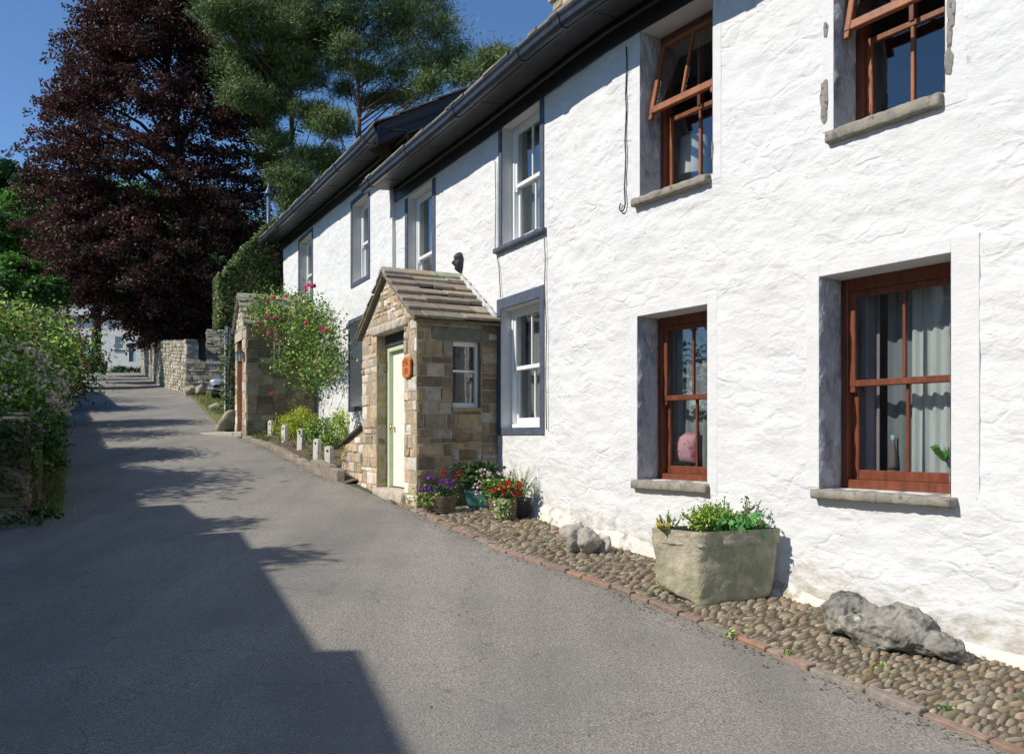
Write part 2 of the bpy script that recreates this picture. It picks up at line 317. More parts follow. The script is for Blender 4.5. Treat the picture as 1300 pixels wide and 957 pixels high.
def cobbles():
    mb = MB(); a = -5.2
    y = 10.95
    along = (.53, -.848)
    while y > 1.0:
        xk = poly_at(RIGHT, y)+.06; xw = wall_near_x(y)+.02
        # row runs from kerb to wall, perpendicular to the wall
        w_ = random.uniform(.026, .042); q = 0; L = (xw-xk)*.848*1.18
        du = (.80, .60); du = (du[0], du[1])
        while q < L:
            l = random.uniform(.04, .10); wob = .03*noise.noise(Vector((q*2, y*1.5, 3)))
            cx = xk+du[0]*(q+l); cy = y+du[1]*(q+l)+wob
            if cx < wall_near_x(cy)+.03:
                an = math.atan2(du[1], du[0])+random.gauss(0, .16); d = (math.cos(an), math.sin(an))
                stone_dome(mb, (cx, cy, lane_z(cy)+.012+random.uniform(-.004,.008)), d, (-d[1], d[0]), l*1.1, w_*.5*random.uniform(1.25,1.5), random.uniform(.008,.022), tint(CCOL, .75, 1.2))
            q += 2*l*.98
        y -= w_*1.12
    mb.build('cobbled_pavement', COB, kind='structure', smooth=True)
cobbles()
def kerb():
    mb = MB(); s = 0; y = 10.9; KC = [(.28,.175,.125),(.26,.18,.14),(.26,.23,.18),(.25,.22,.18),(.28,.20,.15),(.22,.195,.155)]
    while y > -1:
        l = random.uniform(.18, .42); y2 = y-l*.83
        x, x2 = poly_at(RIGHT, y), poly_at(RIGHT, y2); g = .008
        dx, dy = x2-x, y2-y; L = math.hypot(dx, dy); d = (dx/L, dy/L); nx, ny = -d[1], d[0]
        if nx < 0: nx, ny = -nx, -ny
        h = .030+random.uniform(-.008,.012); wd = random.uniform(.065,.085); j = lambda: random.uniform(-.006,.006)
        p = [(x+d[0]*g+j(), y+d[1]*g), (x2-d[0]*g+j(), y2-d[1]*g), (x2-d[0]*g+nx*wd, y2-d[1]*g+ny*wd), (x+d[0]*g+nx*wd+j(), y+d[1]*g+ny*wd)]
        col = tint(KC, .8, 1.12)
        hexa(mb, [(*q, lane_z(q[1])-.1) for q in p]+[(*q, lane_z(q[1])+h+j()*.5) for q in p], col); y = y2
    mb.build('kerb', COB, kind='structure', bevel=.01, bseg=2)
kerb()

# ------------------------------------------------------------------ stone laying
def stone_wall(mb, P, s0, s1, z0f, z1, hmin=.08, hmax=.17, lmin=.12, lmax=.38, cols=None, keep=None, prot=(.002,.028), gap=.006, thick=.05, quoin=False):
    """courses of uneven stones on the face P(s, n, z)"""
    z = min(z0f(s0), z0f(s1)); row = 0
    while z < z1-.02:
        h = random.uniform(hmin, hmax)
        if z+h > z1: h = z1-z
        s = s0-random.uniform(0, .05) if not quoin else s0; first = True
        while s < s1-.01:
            l = random.uniform(lmin, lmax)
            if quoin and first: l = (.34 if row % 2 else .2)
            if s+l > s1-.06: l = s1-s
            first = False
            a, b = max(s, s0), s+l
            if (keep is None or keep((a+b)/2, z+h/2, a, b, z, z+h)) and b-a > .02:
                n = random.uniform(*prot); g = gap; jj = lambda m=.012: random.uniform(-m, m); e = min(.014, h*.2)
                back = [(a+g, z+g), (b-g, z+g), (b-g, z+h-g), (a+g, z+h-g)]
                c_ = tint(cols, .72, 1.22)
                bk = [P(q[0]+jj(), -thick, q[1]+jj()) for q in back]
                fr0 = [P(q[0]+jj(.004), n*.35, q[1]+jj(.004)) for q in back]
                ins = [(a+g+e*random.uniform(.5,2.2), z+g+e*random.uniform(.5,2)), (b-g-e*random.uniform(.5,2.2), z+g+e*random.uniform(.5,2)), (b-g-e*random.uniform(.5,2.2), z+h-g-e*random.uniform(.5,2)), (a+g+e*random.uniform(.5,2.2), z+h-g-e*random.uniform(.5,2))]
                fr = [P(q[0]+jj(), n+jj(.005), q[1]+jj()) for q in ins]
                F_ = [(4,5,9,8),(5,6,10,9),(6,7,11,10),(7,4,8,11),(8,9,10,11)]+[(i, (i+1)%4, 4+(i+1)%4, 4+i) for i in range(4)]
                mb.add(bk+fr0+fr, F_, c_)
            s += l
        z += h; row += 1
TAN = [(.52,.41,.27),(.58,.48,.34),(.45,.34,.21),(.62,.55,.44),(.54,.39,.25),(.42,.34,.23),(.68,.62,.53)]
SHADED_TAN = [(.23,.17,.10),(.29,.22,.13),(.19,.145,.095),(.33,.27,.18),(.25,.18,.115),(.36,.32,.25)]  # porch stones darkened for the shade on the camera-facing side
GREYS = [(.33,.30,.22),(.40,.36,.27),(.28,.25,.18),(.45,.40,.31),(.36,.31,.21)]

# ------------------------------------------------------------------ whitewashed rough walls
def hsh(i, j=0): return (math.sin(i*127.1+j*311.7)*43758.5453) % 1
def stone_lump(a, z):                            # rows of rounded rubble felt through the whitewash
    zz = z/.135+.45*noise.noise(Vector((a*.9, z*1.5, 2)))+.25*noise.noise(Vector((a*4, z*3, 7))); r = math.floor(zz); t = zz-r
    aa = a/(.22+.12*hsh(r))+hsh(r, 5)*7+.35*noise.noise(Vector((a*3, z*5, 3))); c = math.floor(aa); s = aa-c
    return (1-abs(2*t-1)**3)*(1-abs(2*s-1)**4)*(.35+.65*hsh(r, c))
def wall_disp(a, z):
    p = Vector((a*2.6, z*6.5, 1.7)); q = noise.noise(p); q2 = noise.noise(Vector((a*6, z*13, 5.1))); q3 = noise.noise(Vector((a*.7, z*.9, 9)))
    lump = .5-abs(noise.noise(Vector((a*1.7+q*.3, z*5.2, 4.4))))
    return .0075*stone_lump(a, z)*(.15+.85*sstep(-.1, .35, noise.noise(Vector((a*.8, z*1.1, 21)))))+.006*q+.003*q2+.018*q3+.012*(lump-.3)-.010*max(0,noise.noise(Vector((a*5,z*9,8)))-.33)*3
def rough_wall(P, a0, a1, z0, z1, holes, step, amp=1, bandw=.11):
    al = list(np.arange(a0, a1, step))+[a1]; zl = list(np.arange(z0, z1, step))+[z1]
    for h in holes:
        for x in h[:2]: al = [q for q in al if abs(q-x) > step*.45 or q in (a0, a1)]+[x]
        for x in h[2:4]: zl = [q for q in zl if abs(q-x) > step*.45]+[x]
    al = sorted(set(al)); zl = sorted(set(zl)); na = len(al); mb = MB(); vs_ = []
    for z in zl:
        for a in al:
            m = 1
            for h in holes:
                dx = max(h[0]-a, a-h[1], 0); dz = max(h[2]-z, z-h[3], 0); m = min(m, sstep(bandw*.8, bandw*1.7, max(dx, dz)))
            vs_.append(P(a, wall_disp(a, z)*m*amp, z))
    fs = []
    for j in range(len(zl)-1):
        zc = (zl[j]+zl[j+1])/2
        for i in range(na-1):
            ac = (al[i]+al[i+1])/2
            if any(h[0] < ac < h[1] and h[2] < zc < h[3] for h in holes): continue
            fs.append((j*na+i, j*na+i+1, (j+1)*na+i+1, (j+1)*na+i))
    mb.add(vs_, fs); mb.cols = (na, len(zl), al, zl); return mb
def border_normals(o, mb, P, amp, side):
    '''true surface normals along the cut edge, so that the two halves meet without a seam'''
    na, nz, al, zl = mb.cols; me = o.data; N = [tuple(v.normal) for v in me.vertices]
    for j, z in enumerate(zl):
        for i in ((0, 1) if side < 0 else (na-1, na-2)):
            a = al[i]; f = lambda a_, z_: Vector(P(a_, wall_disp(a_, z_)*amp, z_)); t = f(a+.03, z)-f(a-.03, z); u = f(a, z+.03)-f(a, z-.03); n = t.cross(u).normalized()
            if n.dot(Vector(N[j*na+i])) < 0: n = -n
            N[j*na+i] = tuple(n)
    me.normals_split_custom_set_from_vertices(N)
def rough_quad(mb, P4, n1, n2, amp, seed):
    """bilinear patch of four corners, its inner points pushed about"""
    c = [Vector(p) for p in P4]; nrm = (c[1]-c[0]).cross(c[3]-c[0]).normalized(); vs_ = []
    for j in range(n2+1):
        for i in range(n1+1):
            s, t = i/n1, j/n2; p = (c[0]*(1-s)+c[1]*s)*(1-t)+(c[3]*(1-s)+c[2]*s)*t
            e = 1 if 0 < i < n1 and 0 < j < n2 else 0
            vs_.append(tuple(p+nrm*e*amp*(.6+noise.noise(p*9+Vector((seed,0,0)))+.6*noise.noise(p*21))))
    mb.add(vs_, [(j*(n1+1)+i, j*(n1+1)+i+1, (j+1)*(n1+1)+i+1, (j+1)*(n1+1)+i) for j in range(n2) for i in range(n1)])
def reveal(house, win, P, h, depth, mat, rough=0):
    a0,a1,z0,z1 = h[:4]
    for a, s in ((a0+.003, 1), (a1-.003, -1)):
        mb = MB(); rough_quad(mb, [P(a,.004,z0), P(a,-depth,z0), P(a,-depth,z1), P(a,.004,z1)], 8, 36, rough*s, s*3); mb.build('reveal', mat, win, smooth=True)
    for z, nm in ((z1-.003, 'lintel_soffit'), (z0+.001, 'window_board')):
        mb = MB(); mb.add([P(a0,.003,z), P(a1,.003,z), P(a1,-depth,z), P(a0,-depth,z)], [(0,1,2,3)]); mb.build(nm, SMOOTHW, win)
def sash_mesh(mb, P, a0,a1,z0,z1,n0,n1, st, top, bot, bars=1, bw=.024, hbars=0, horn=0, tf=None, pane=None):
    fbox(mb,P,a0,a0+st,n0,n1,z0,z1,tf=tf); fbox(mb,P,a1-st,a1,n0,n1,z0,z1,tf=tf)
    fbox(mb,P,a0+st,a1-st,n0+.002,n1-.002,z1-top,z1,tf=tf); fbox(mb,P,a0+st,a1-st,n0+.002,n1-.002,z0,z0+bot,tf=tf)
    for k in range(bars):
        c = a0+(a1-a0)*(k+1)/(bars+1); fbox(mb,P,c-bw/2,c+bw/2,n0+.006,n1-.004,z0+bot,z1-top,tf=tf)
    for k in range(hbars):
        c = z0+(z1-z0)*(k+1)/(hbars+1); fbox(mb,P,a0+st,a1-st,n0+.009,n1-.009,c-bw/2,c+bw/2,tf=tf)
    if horn:
        for a in (a0, a1-st): fbox(mb,P,a+.003,a+st-.003,n0+.003,n1-.003,z0-horn,z0,tf=tf)
    nm = (n0+n1)/2
    if pane is not None: fbox(pane,P,a0+st-.004,a1-st+.004,nm-.002,nm+.002,z0+bot-.004,z1-top+.004,tf=tf)
def window(house, P, h, rec, mat, glass=GLASS, style='sash', revmat=None, revrough=0, fw=.055, head=.07, cill=.05, st=.05, label=None, zm=None, bars=1, open_deg=0, woodl=None):
    a0,a1,z0,z1 = h[:4]; d = -rec
    mb = MB(); fbox(mb,P,a0,a0+fw,d-.12,d,z0,z1); fbox(mb,P,a1-fw,a1,d-.12,d,z0,z1); fbox(mb,P,a0+fw,a1-fw,d-.12,d-.002,z1-head,z1); fbox(mb,P,a0+fw,a1-fw,d-.12,d+.012,z0,z0+cill)
    win = mb.build('window', mat, house, bevel=.004, label=label)
    b0, b1, y0, y1 = a0+fw, a1-fw, z0+cill, z1-head
    if zm is None: zm = (y0+y1)/2
    if style == 'sash':
        s = MB(); p = MB(); sash_mesh(s,P,b0,b1,zm-.025,y1,d-.055,d-.015,st,st,.05,bars,horn=.045,pane=p); s.build('upper_sash', mat, win, bevel=.004); p.build('pane', glass, win)
        s = MB(); p = MB(); sash_mesh(s,P,b0,b1,y0,zm+.02,d-.1,d-.06,st,.045,.075,bars,pane=p); s.build('lower_sash', mat, win, bevel=.004); p.build('pane', glass, win)
    elif style == 'open':                       # top half hinged at its head and pushed out
        th = R(open_deg); cz, cn = y1, d-.02
        def tf(a, n, z): dn, dz = n-cn, z-cz; return a, cn+dn*math.cos(th)-dz*math.sin(th), cz+dn*math.sin(th)+dz*math.cos(th)
        s = MB(); p = MB(); sash_mesh(s,P,b0-.012,b1+.012,zm-.03,y1-.01,d-.01,d+.035,st,st,.075,bars,bw=.03,horn=.06,tf=tf,pane=p); s.build('open_sash', woodl or mat, win, bevel=.005); p.build('pane', glass, win)
        s = MB(); p = MB(); sash_mesh(s,P,b0,b1,y0,zm+.01,d-.095,d-.05,st,.045,.05,bars,bw=.03,pane=p); s.build('lower_sash', woodl or mat, win, bevel=.005); p.build('pane', glass, win)
        s = MB(); fbox(s,P,(a0+a1)/2-.02,(a0+a1)/2+.02,d-.1,d-.04,zm,y1); s.build('mullion', mat, win, bevel=.004)
    reveal(house, win, P, h, rec, revmat or LIGHTREV, revrough)
    return win
def surround(win, P, h, wl, wt, wb, mat=None, top=True, proud=.006):
    a0,a1,z0,z1 = h[:4]; mb = MB(); e = .012
    fbox(mb,P,a0-wl,a0,-.03,proud+e,z0-wb,z1+wt); fbox(mb,P,a1,a1+wl,-.03,proud+e,z0-wb,z1+wt)
    if top: fbox(mb,P,a0,a1,-.03,proud+e-.002,z1,z1+wt)
    fbox(mb,P,a0,a1,-.03,proud+e-.002,z0-wb,z0)
    mb.build('surround', mat or NAVY, win, bevel=.004)
def stone_sill(win, P, a0, a1, z, th, out, inn, mat=None, name='sill', seed=1):
    bm = bmesh.new(); th *= .9; vs_ = [bm.verts.new(P(a,n,zz)) for zz in (z-th, z) for a, n in ((a0,-inn),(a0,out),(a1,out),(a1,-inn))]
    for f in BOXF: bm.faces.new([vs_[i] for i in f])
    bmesh.ops.bisect_plane  # keep bmesh referenced
    for k in range(1, 14):
        t = k/14; c = P(a0+(a1-a0)*t, 0, z); d = Vector(P(a0+1,0,0))-Vector(P(a0,0,0)); bmesh.ops.bisect_plane(bm, geom=bm.verts[:]+bm.edges[:]+bm.faces[:], plane_co=c, plane_no=d)
    return rough_solid(bm, 3, 1, .012, 13, name, mat or SILL, win, seed=seed)
def pleats(P, a0, a1, z0, z1, n, fold, amp, name, mat, parent=None, **k):
    N = int((a1-a0)/fold*8)+2; vs_ = []; rows = 6
    for j in range(rows):
        z = z0+(z1-z0)*j/(rows-1)
        for i in range(N):
            t = i/(N-1); a = a0+(a1-a0)*t; ph = a/fold*6.283+1.5*noise.noise(Vector((a*3, z*.4, 1))); vs_.append(P(a, n+amp*math.sin(ph)*(.6+.4*(1-j/(rows-1))), z))
    mb = MB(); mb.add(vs_, [(j*N+i, j*N+i+1, (j+1)*N+i+1, (j+1)*N+i) for j in range(rows-1) for i in range(N-1)])
    return mb.build(name, mat, parent, loc=P(a0, n, z0) if not parent else (0,0,0), smooth=True, **k)
def sweep(mb, P, al, prof, zf=lambda a: 0, col=(1,1,1)):
    m = len(prof); vs_ = [P(a, n, z+zf(a)) for a in al for n, z in prof]
    fs = [(i*m+k, i*m+(k+1)%m, (i+1)*m+(k+1)%m, (i+1)*m+k) for i in range(len(al)-1) for k in range(m)]
    fs += [tuple(range(m))[::-1], tuple((len(al)-1)*m+k for k in range(m))]; mb.add(vs_, fs, col)
def eaves(house, P, a0, a1, zb, zf=lambda a: 0, over=.44, top_a0=None):
    al = list(np.arange(a0, a1, .5))+[a1]
    wob = lambda a: zf(a)+.006*noise.noise(Vector((a*.8, 0, 0)))
    mb = MB(); sweep(mb,P,al,[(.004,zb-.01),(.03,zb-.01),(.03,zb+.255),(.004,zb+.255)],wob); sweep(mb,P,al,[(.032,zb+.15),(.06,zb+.165),(.06,zb+.2),(.032,zb+.21)],wob)
    mb.build('wall_board', BLACKP, house)
    mb = MB(); sweep(mb,P,al,[(.034,zb+.235),(over,zb+.205),(over,zb+.23),(.034,zb+.258)],wob)
    for a in np.arange(a0+.7, a1, 1.9): sweep(mb,P,[a,a+.012],[(.065,zb+.226),(over-.003,zb+.2),(over-.003,zb+.21),(.065,zb+.24)],wob)
    mb.build('soffit', SOFFIT, house)
    mb = MB(); sweep(mb,P,al,[(over+.002,zb+.14),(over+.024,zb+.14),(over+.024,zb+.275),(over+.002,zb+.275)],wob); mb.build('fascia', BLACKP, house)
    g = over+.03; z = zb+.13; mb = MB()
    sweep(mb,P,al,[(g,z+.125),(g,z+.03),(g+.02,z),(g+.075,z-.004),(g+.105,z+.03),(g+.112,z+.075),(g+.13,z+.105),(g+.13,z+.125),(g+.118,z+.125),(g+.1,z+.08),(g+.09,z+.035),(g+.07,z+.012),(g+.024,z+.014),(g+.01,z+.035),(g+.01,z+.125)],wob)
    for a in np.arange(a0+.35, a1, 1.83): sweep(mb,P,[a,a+.11],[(g-.004,z+.03),(g+.02,z-.01),(g+.08,z-.014),(g+.115,z+.028),(g+.122,z+.07),(g+.14,z+.105),(g+.14,z+.13),(g+.131,z+.126),(g+.075,z-.006),(g+.02,z-.003)],wob)
    mb.build('gutter', BLACKG, house)
    # roof: stone slates laid in courses
    mb = MB(); a = a0; cs = [(.20,.165,.12),(.24,.20,.15),(.17,.145,.115),(.27,.235,.18)]
    n_top = -5.2; sl = .54; row = 0; n = over+.12
    base = zb+.285
    mbb = MB(); sweep(mbb,P,al,[(over+.05,base),(n_top,base+(over+.05-n_top)*sl),(n_top,base-.12+(over+.05-n_top)*sl),(over-.05,base-.06)],wob)
    while n > n_top:
        dep = .34 if row else .3; a = a0+random.uniform(-.2,0)
        while a < a1:
            l = random.uniform(.25,.6); b = min(a+l, a1); a_ = max(a, a0)
            if b-a_ > .05 and (row < 3 or row % 1 == 0):
                z0_ = base+(over+.12-n)*sl-.01+wob(a); t = random.uniform(.022,.036); j = random.uniform(-.02,.02); tilt = .018
                pts = [(a_+.004,n+j),(b-.004,n+j),(b-.004,n-dep-.1),(a_+.004,n-dep-.1)]
                zz = [z0_+tilt, z0_+tilt, z0_+(dep+.1)*sl-.004, z0_+(dep+.1)*sl-.004]
                hexa(mb, [P(p[0],p[1],q) for p, q in zip(pts, zz)][::-1]+[P(p[0],p[1],q+t) for p, q in zip(pts, zz)][::-1], tint(cs, .7, 1.2))
            a += l
        n -= dep; row += 1
    rf = mbb.build('roof', SOFFIT, house)
    mb.build('stone_slates', SLATE, rf)
    # back slope
    mb = MB(); zt = base+(over+.05-n_top)*sl
    sweep(mb,P,[al[0],al[-1]],[(n_top,zt+.05),(n_top-4.8,zt-4.8*sl+.05),(n_top-4.8,zt-4.8*sl-.1),(n_top,zt-.12)],wob); mb.build('back_slope', SOFFIT, rf)
    return rf
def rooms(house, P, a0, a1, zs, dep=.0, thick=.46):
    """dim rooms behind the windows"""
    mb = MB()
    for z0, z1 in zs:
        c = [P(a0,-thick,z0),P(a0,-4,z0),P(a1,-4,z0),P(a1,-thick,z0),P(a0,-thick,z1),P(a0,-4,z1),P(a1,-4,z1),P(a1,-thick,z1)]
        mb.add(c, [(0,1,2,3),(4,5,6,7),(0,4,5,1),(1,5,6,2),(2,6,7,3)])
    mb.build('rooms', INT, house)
def hull_box(house, P, a0, a1, z0, z1, name='back_wall', mat=None):
    mb = MB(); c = [P(a0,-.12,z0),P(a0,-10,z0),P(a1,-10,z0),P(a1,-.12,z0),P(a0,-.12,z1),P(a0,-10,z1),P(a1,-10,z1),P(a1,-.12,z1)]
    mb.add(c, [(0,4,5,1),(1,5,6,2),(2,6,7,3)]); mb.build(name, mat or WHITE, house)
# ------------------------------------------------------------------ near white cottage (brown windows) and its neighbour
def hole(fr, u0, u1, z0, z1): return (fr.au(u0), fr.au(u1), z0, z1)
W1 = hole(FA, 1040, 1207.5, -.40, 1.243); W2 = hole(FA, 809.2, 898, -.415, 1.185)
W5 = hole(FA, 812.5, 905, 2.33, 3.962); W6 = hole(FA, 1058.5, 1200, 2.335, 3.962)
SPLIT = -.35
cotA = thing('cottage', 'nearest white cottage with four red-brown timber windows and rough whitewashed stone', 'cottage', PW(4, 0, -1.3), 'white cottages in the terrace')
mw = rough_wall(PW, SPLIT, 11, -3.2, 4.2, [W1, W2, W5, W6], .034, 1.0); border_normals(mw.build('wall', WHITE, cotA, smooth=True), mw, PW, 1, -1)
eaves(cotA, PW, SPLIT, 11, 3.965)
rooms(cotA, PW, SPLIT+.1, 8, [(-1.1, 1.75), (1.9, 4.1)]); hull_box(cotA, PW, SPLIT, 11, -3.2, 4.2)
REV = .27
w1 = window(cotA, PW, W1, REV, WOOD, revmat=GREYREV, revrough=.022, fw=.06, head=.10, cill=.07, st=.055, zm=.42, bars=1, label='lower red-brown sash window nearest the camera, with pleated curtains')
w2 = window(cotA, PW, W2, REV, WOOD, revmat=GREYREV, revrough=.022, fw=.06, head=.09, cill=.06, st=.05, zm=.385, bars=1, label='lower red-brown sash window with a pink cushion behind it')
w5 = window(cotA, PW, W5, REV, WOOD, style='open', revmat=GREYREV, revrough=.018, fw=.06, head=.09, cill=.05, st=.05, zm=3.15, open_deg=13, woodl=WOODL, label='upper window with its top light pushed open, a white lamp behind it')
w6 = window(cotA, PW, W6, REV, WOOD, style='open', revmat=GREYREV, revrough=.022, fw=.06, head=.09, cill=.05, st=.05, zm=3.08, open_deg=13, woodl=WOODL, label='open upper window nearest the camera, paint peeling beside it')
stone_sill(w1, PW, W1[0]-.03, W1[1]+.05, -.398, .085, .085, .26, seed=1)
stone_sill(w2, PW, W2[0]-.05, W2[1]+.03, -.413, .10, .06, .26, seed=2)
stone_sill(w5, PW, W5[0]-.07, W5[1]-.02, 2.332, .09, .075, .26, seed=3)
stone_sill(w6, PW, W6[0]-.05, W6[1]-.01, 2.337, .11, .06, .26, seed=4)
# bands of smooth render round the openings, and patches of lost paint
def band(win, h, wl, wr, wt, wb):
    a0,a1,z0,z1 = h; o = .004
    for q in [(a0-wl,a0,z0+.01,z1+wt),(a1,a1+wr,z0-wb,z1+wt)]+([(a0,a1,z1,z1+wt)] if wt else []):
        mb = MB(); fbox(mb,PW,q[0],q[1],-.03,o,q[2],q[3]); mb.build('render_band', SMOOTHW, win, bevel=.003)
band(w1, W1, .12, .19, .10, .12); band(w2, W2, .10, .12, .09, .1); band(w5, W5, .12, .10, 0, .06); band(w6, W6, .1, .15, 0, .1)
def chip(win, a, z, wa, hz, col, seed):
    mb = MB(); n = 22; vs_ = [PW(a, .0105, z)]
    for k in range(n):
        t = 2*math.pi*k/n; r = 1+.45*noise.noise(Vector((math.cos(t)*2, math.sin(t)*2, seed))); vs_.append(PW(a+wa*r*math.cos(t), .0095, z+hz*r*math.sin(t)))
    mb.add(vs_, [(0, 1+k, 1+(k+1)%n) for k in range(n)], col); mb.build('bare_plaster', M('bare_plaster', (.27,.245,.21), .95, .3, 14, .9, 40, stain=((.10,.10,.11), 20, .55, .6)), win)
for (u, v, wa, hz, s) in ((1047, 130, .035, .17, 1),(1049, 38, .02, .06, 2),(1205, 78, .03, .09, 3),(1208, 12, .03, .13, 4),(1206, 45, .02, .1, 5)):
    a, z = FA.az(u, v); chip(w6, a, z, wa, hz, (.3,.3,.3), s)
a, z = FA.az(905, 190); chip(w5, a, z, .012, .08, (.3,.3,.3), 6)
# footing at the wall foot
def footing(house, a0, a1, hfun, name, step=.1):
    al = list(np.arange(a0, a1, step))+[a1]; mb = MB(); vs_ = []
    for a in al:
        g = lane_z(PW(a,0,0)[1]); h = hfun(a); j = .02*noise.noise(Vector((a*2, 3, 0)))
        vs_ += [PW(a,-.02,g+h+.05), PW(a,.02+j,g+h+j), PW(a,.055+j,g+h-.03+j), PW(a,.07+j,g-.1)]
    mb.add(vs_, [(i*4+k, (i+1)*4+k, (i+1)*4+k+1, i*4+k+1) for i in range(len(al)-1) for k in range(3)])
    mb.build(name, WBASE, house, smooth=True)
footing(cotA, SPLIT, 9, lambda a: .10+.05*noise.noise(Vector((a*1.3, 0, 0)))-.05*sstep(1.8, 3, a), 'footing')

cotB = thing('cottage', 'middle white cottage with white sash windows framed in slate blue, behind the stone porch', 'cottage', PW(-3, 0, -.9), 'white cottages in the terrace')
a3l, a3r = FB.au(632), FB.au(692.7)
W3 = (a3l+.10, a3r-.12, .12, 1.635)
W4 = (FB.au(634)+.09, FB.au(692.7)-.12, 2.45, 3.962)
B2 = (FB.au(515)+.12, FB.au(553.5)-.13, 2.45, 3.962)
BL = -6.65
mw = rough_wall(PW, BL-.3, SPLIT, -3.2, 4.2, [W3, W4, B2], .034, 1.0, bandw=.14); border_normals(mw.build('wall', WHITE, cotB, smooth=True), mw, PW, 1, 1)
eaves(cotB, PW, BL, SPLIT, 3.965, zf=lambda a: .02*max(0, -a-2.5))
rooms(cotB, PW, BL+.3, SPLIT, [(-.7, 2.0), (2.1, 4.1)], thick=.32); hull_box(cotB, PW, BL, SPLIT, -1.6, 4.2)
w3 = window(cotB, PW, W3, .14, WPAINT, revrough=.003, fw=.055, head=.05, cill=.05, st=.05, label='lower white sash window beside the porch, framed in slate blue')
w4 = window(cotB, PW, W4, .14, WPAINT, revrough=.003, fw=.055, head=.05, cill=.05, st=.05, label='upper white sash window under the black eaves, above the lower one')
wb2 = window(cotB, PW, B2, .14, WPAINT, revrough=.003, fw=.055, head=.05, cill=.05, st=.05, label='upper white sash window above the porch roof', zm=2.95, bars=0)
surround(w3, PW, W3, .10, .14, .09); surround(w4, PW, W4, .09, 0, .02, top=False); surround(wb2, PW, B2, .12, 0, .05, top=False)
stone_sill(w4, PW, W4[0]-.16, W4[1]+.15, 2.432, .07, .07, .02, mat=NAVY, seed=5)
footing(cotB, -2.6, SPLIT, lambda a: .16+.04*noise.noise(Vector((a*1.3, 0, 0))), 'footing')
# chimney on the roof ridge
ch = MB()
stone_wall(ch, lambda s, n, z: PW(-7.0+s, -3.4+n, z), 0, .9, lambda s: 5.6, 8.9, .1, .2, .15, .4, cols=TAN)
stone_wall(ch, lambda s, n, z: PW(-6.1+n, -3.4-s, z), 0, .7, lambda s: 5.6, 8.9, .1, .2, .15, .4, cols=TAN)
fbox(ch, PW, -7.0, -6.1, -4.1, -3.4, 5.6, 8.9, TAN[0]); fbox(ch, PW, -7.08, -6.02, -4.18, -3.32, 8.5, 8.6, GREYS[0])
ch.build('chimney', PSTONE, cotB)

cotC = thing('cottage', 'far white cottage of the terrace, its higher slate roof overlapping the next one', 'cottage', FC.P(-4, 0, -.3), 'white cottages in the terrace')
CE = -9.05
def outer(fr, u0, u1, z0, z1, e=.09): return (fr.au(u0)+e, fr.au(u1)-e, z0+e, z1-e)
C1 = outer(FC, 446, 470, 2.94, 4.66); C2 = outer(FC, 379.3, 397.5, 3.05, 4.87, .08); a = FC.au(443); C3 = (a+.1, a+1.3, .60, 2.24)
C4 = (FC.au(378), FC.au(392), .1, 1.9)
rough_wall(FC.P, CE, 0, -1.2, 5.1, [C1, C2, C3], .07, 1.0, bandw=.13).build('wall', WHITE, cotC, smooth=True)
mb = MB(); rough_quad(mb, [FC.P(0,0,-1.2), FC.P(0,-.6,-1.2), FC.P(0,-.6,4.75), FC.P(0,0,4.75)], 8, 60, .012, 2); mb.build('wall_end', WHITE, cotC, smooth=True)
zc = lambda a: -.03*min(a, 0)
eaves(cotC, FC.P, CE-.25, .83, 4.74, zf=zc)
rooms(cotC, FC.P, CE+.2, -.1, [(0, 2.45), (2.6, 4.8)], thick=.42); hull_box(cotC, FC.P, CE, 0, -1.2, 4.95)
c1 = window(cotC, FC.P, C1, .17, WPAINT, fw=.05, head=.05, label='upper white window of the far cottage nearest the porch')
c2 = window(cotC, FC.P, C2, .17, WPAINT, fw=.05, head=.05, label='upper white window above the climbing rose')
c3 = window(cotC, FC.P, C3, .28, WPAINT, fw=.05, head=.05, label='lower window half hidden behind the stone porch')
surround(c1, FC.P, C1, .09, .09, .09); surround(c2, FC.P, C2, .08, .08, .08); surround(c3, FC.P, C3, .10, .09, .09)
# gable above the lower roof, bargeboards on the verge
sl = .54; zt = 4.74+.262
mb = MB(); N_ = -5.2
mb.add([FC.P(.02,-.02,4.25), FC.P(.02,.0,4.7), FC.P(.02,.45,zt-.15), FC.P(.02,N_,zt+(.45-N_)*sl-.1), FC.P(.02,N_,4.25)], [(0,1,2,3,4)]); mb.build('gable', M('gable_rubble', (.10,.075,.05), .95, .4, 7, .9, 14), cotC)
mb = MB(); stone_wall(mb, lambda s,n,z: FC.P(.03+n, -.05-s, z), 0, 4.2, lambda s: 4.45, 7, .08, .16, .12, .35, cols=[(.15,.11,.07),(.20,.15,.10),(.12,.09,.06)], keep=lambda sc, zc_, a, b, z0, z1: z1 < zt+(a)*sl+.1); mb.build('gable_stones', PSTONE, cotC)
mb = MB()
def barge(mb, a0, a1, d0, d1):
    n0 = .52; hexa(mb, [FC.P(a0,n0,zt-d1), FC.P(a0,N_,zt+(n0-N_)*sl-d1), FC.P(a1,N_,zt+(n0-N_)*sl-d1), FC.P(a1,n0,zt-d1), FC.P(a0,n0,zt-d0), FC.P(a0,N_,zt+(n0-N_)*sl-d0), FC.P(a1,N_,zt+(n0-N_)*sl-d0), FC.P(a1,n0,zt-d0)])
barge(mb, .80, .83, .0, .17); barge(mb, .77, .798, .14, .3)
mb.build('bargeboard', M('blue_black_paint', (.012,.016,.03), .45, .3, 8, .2, 40), cotC)
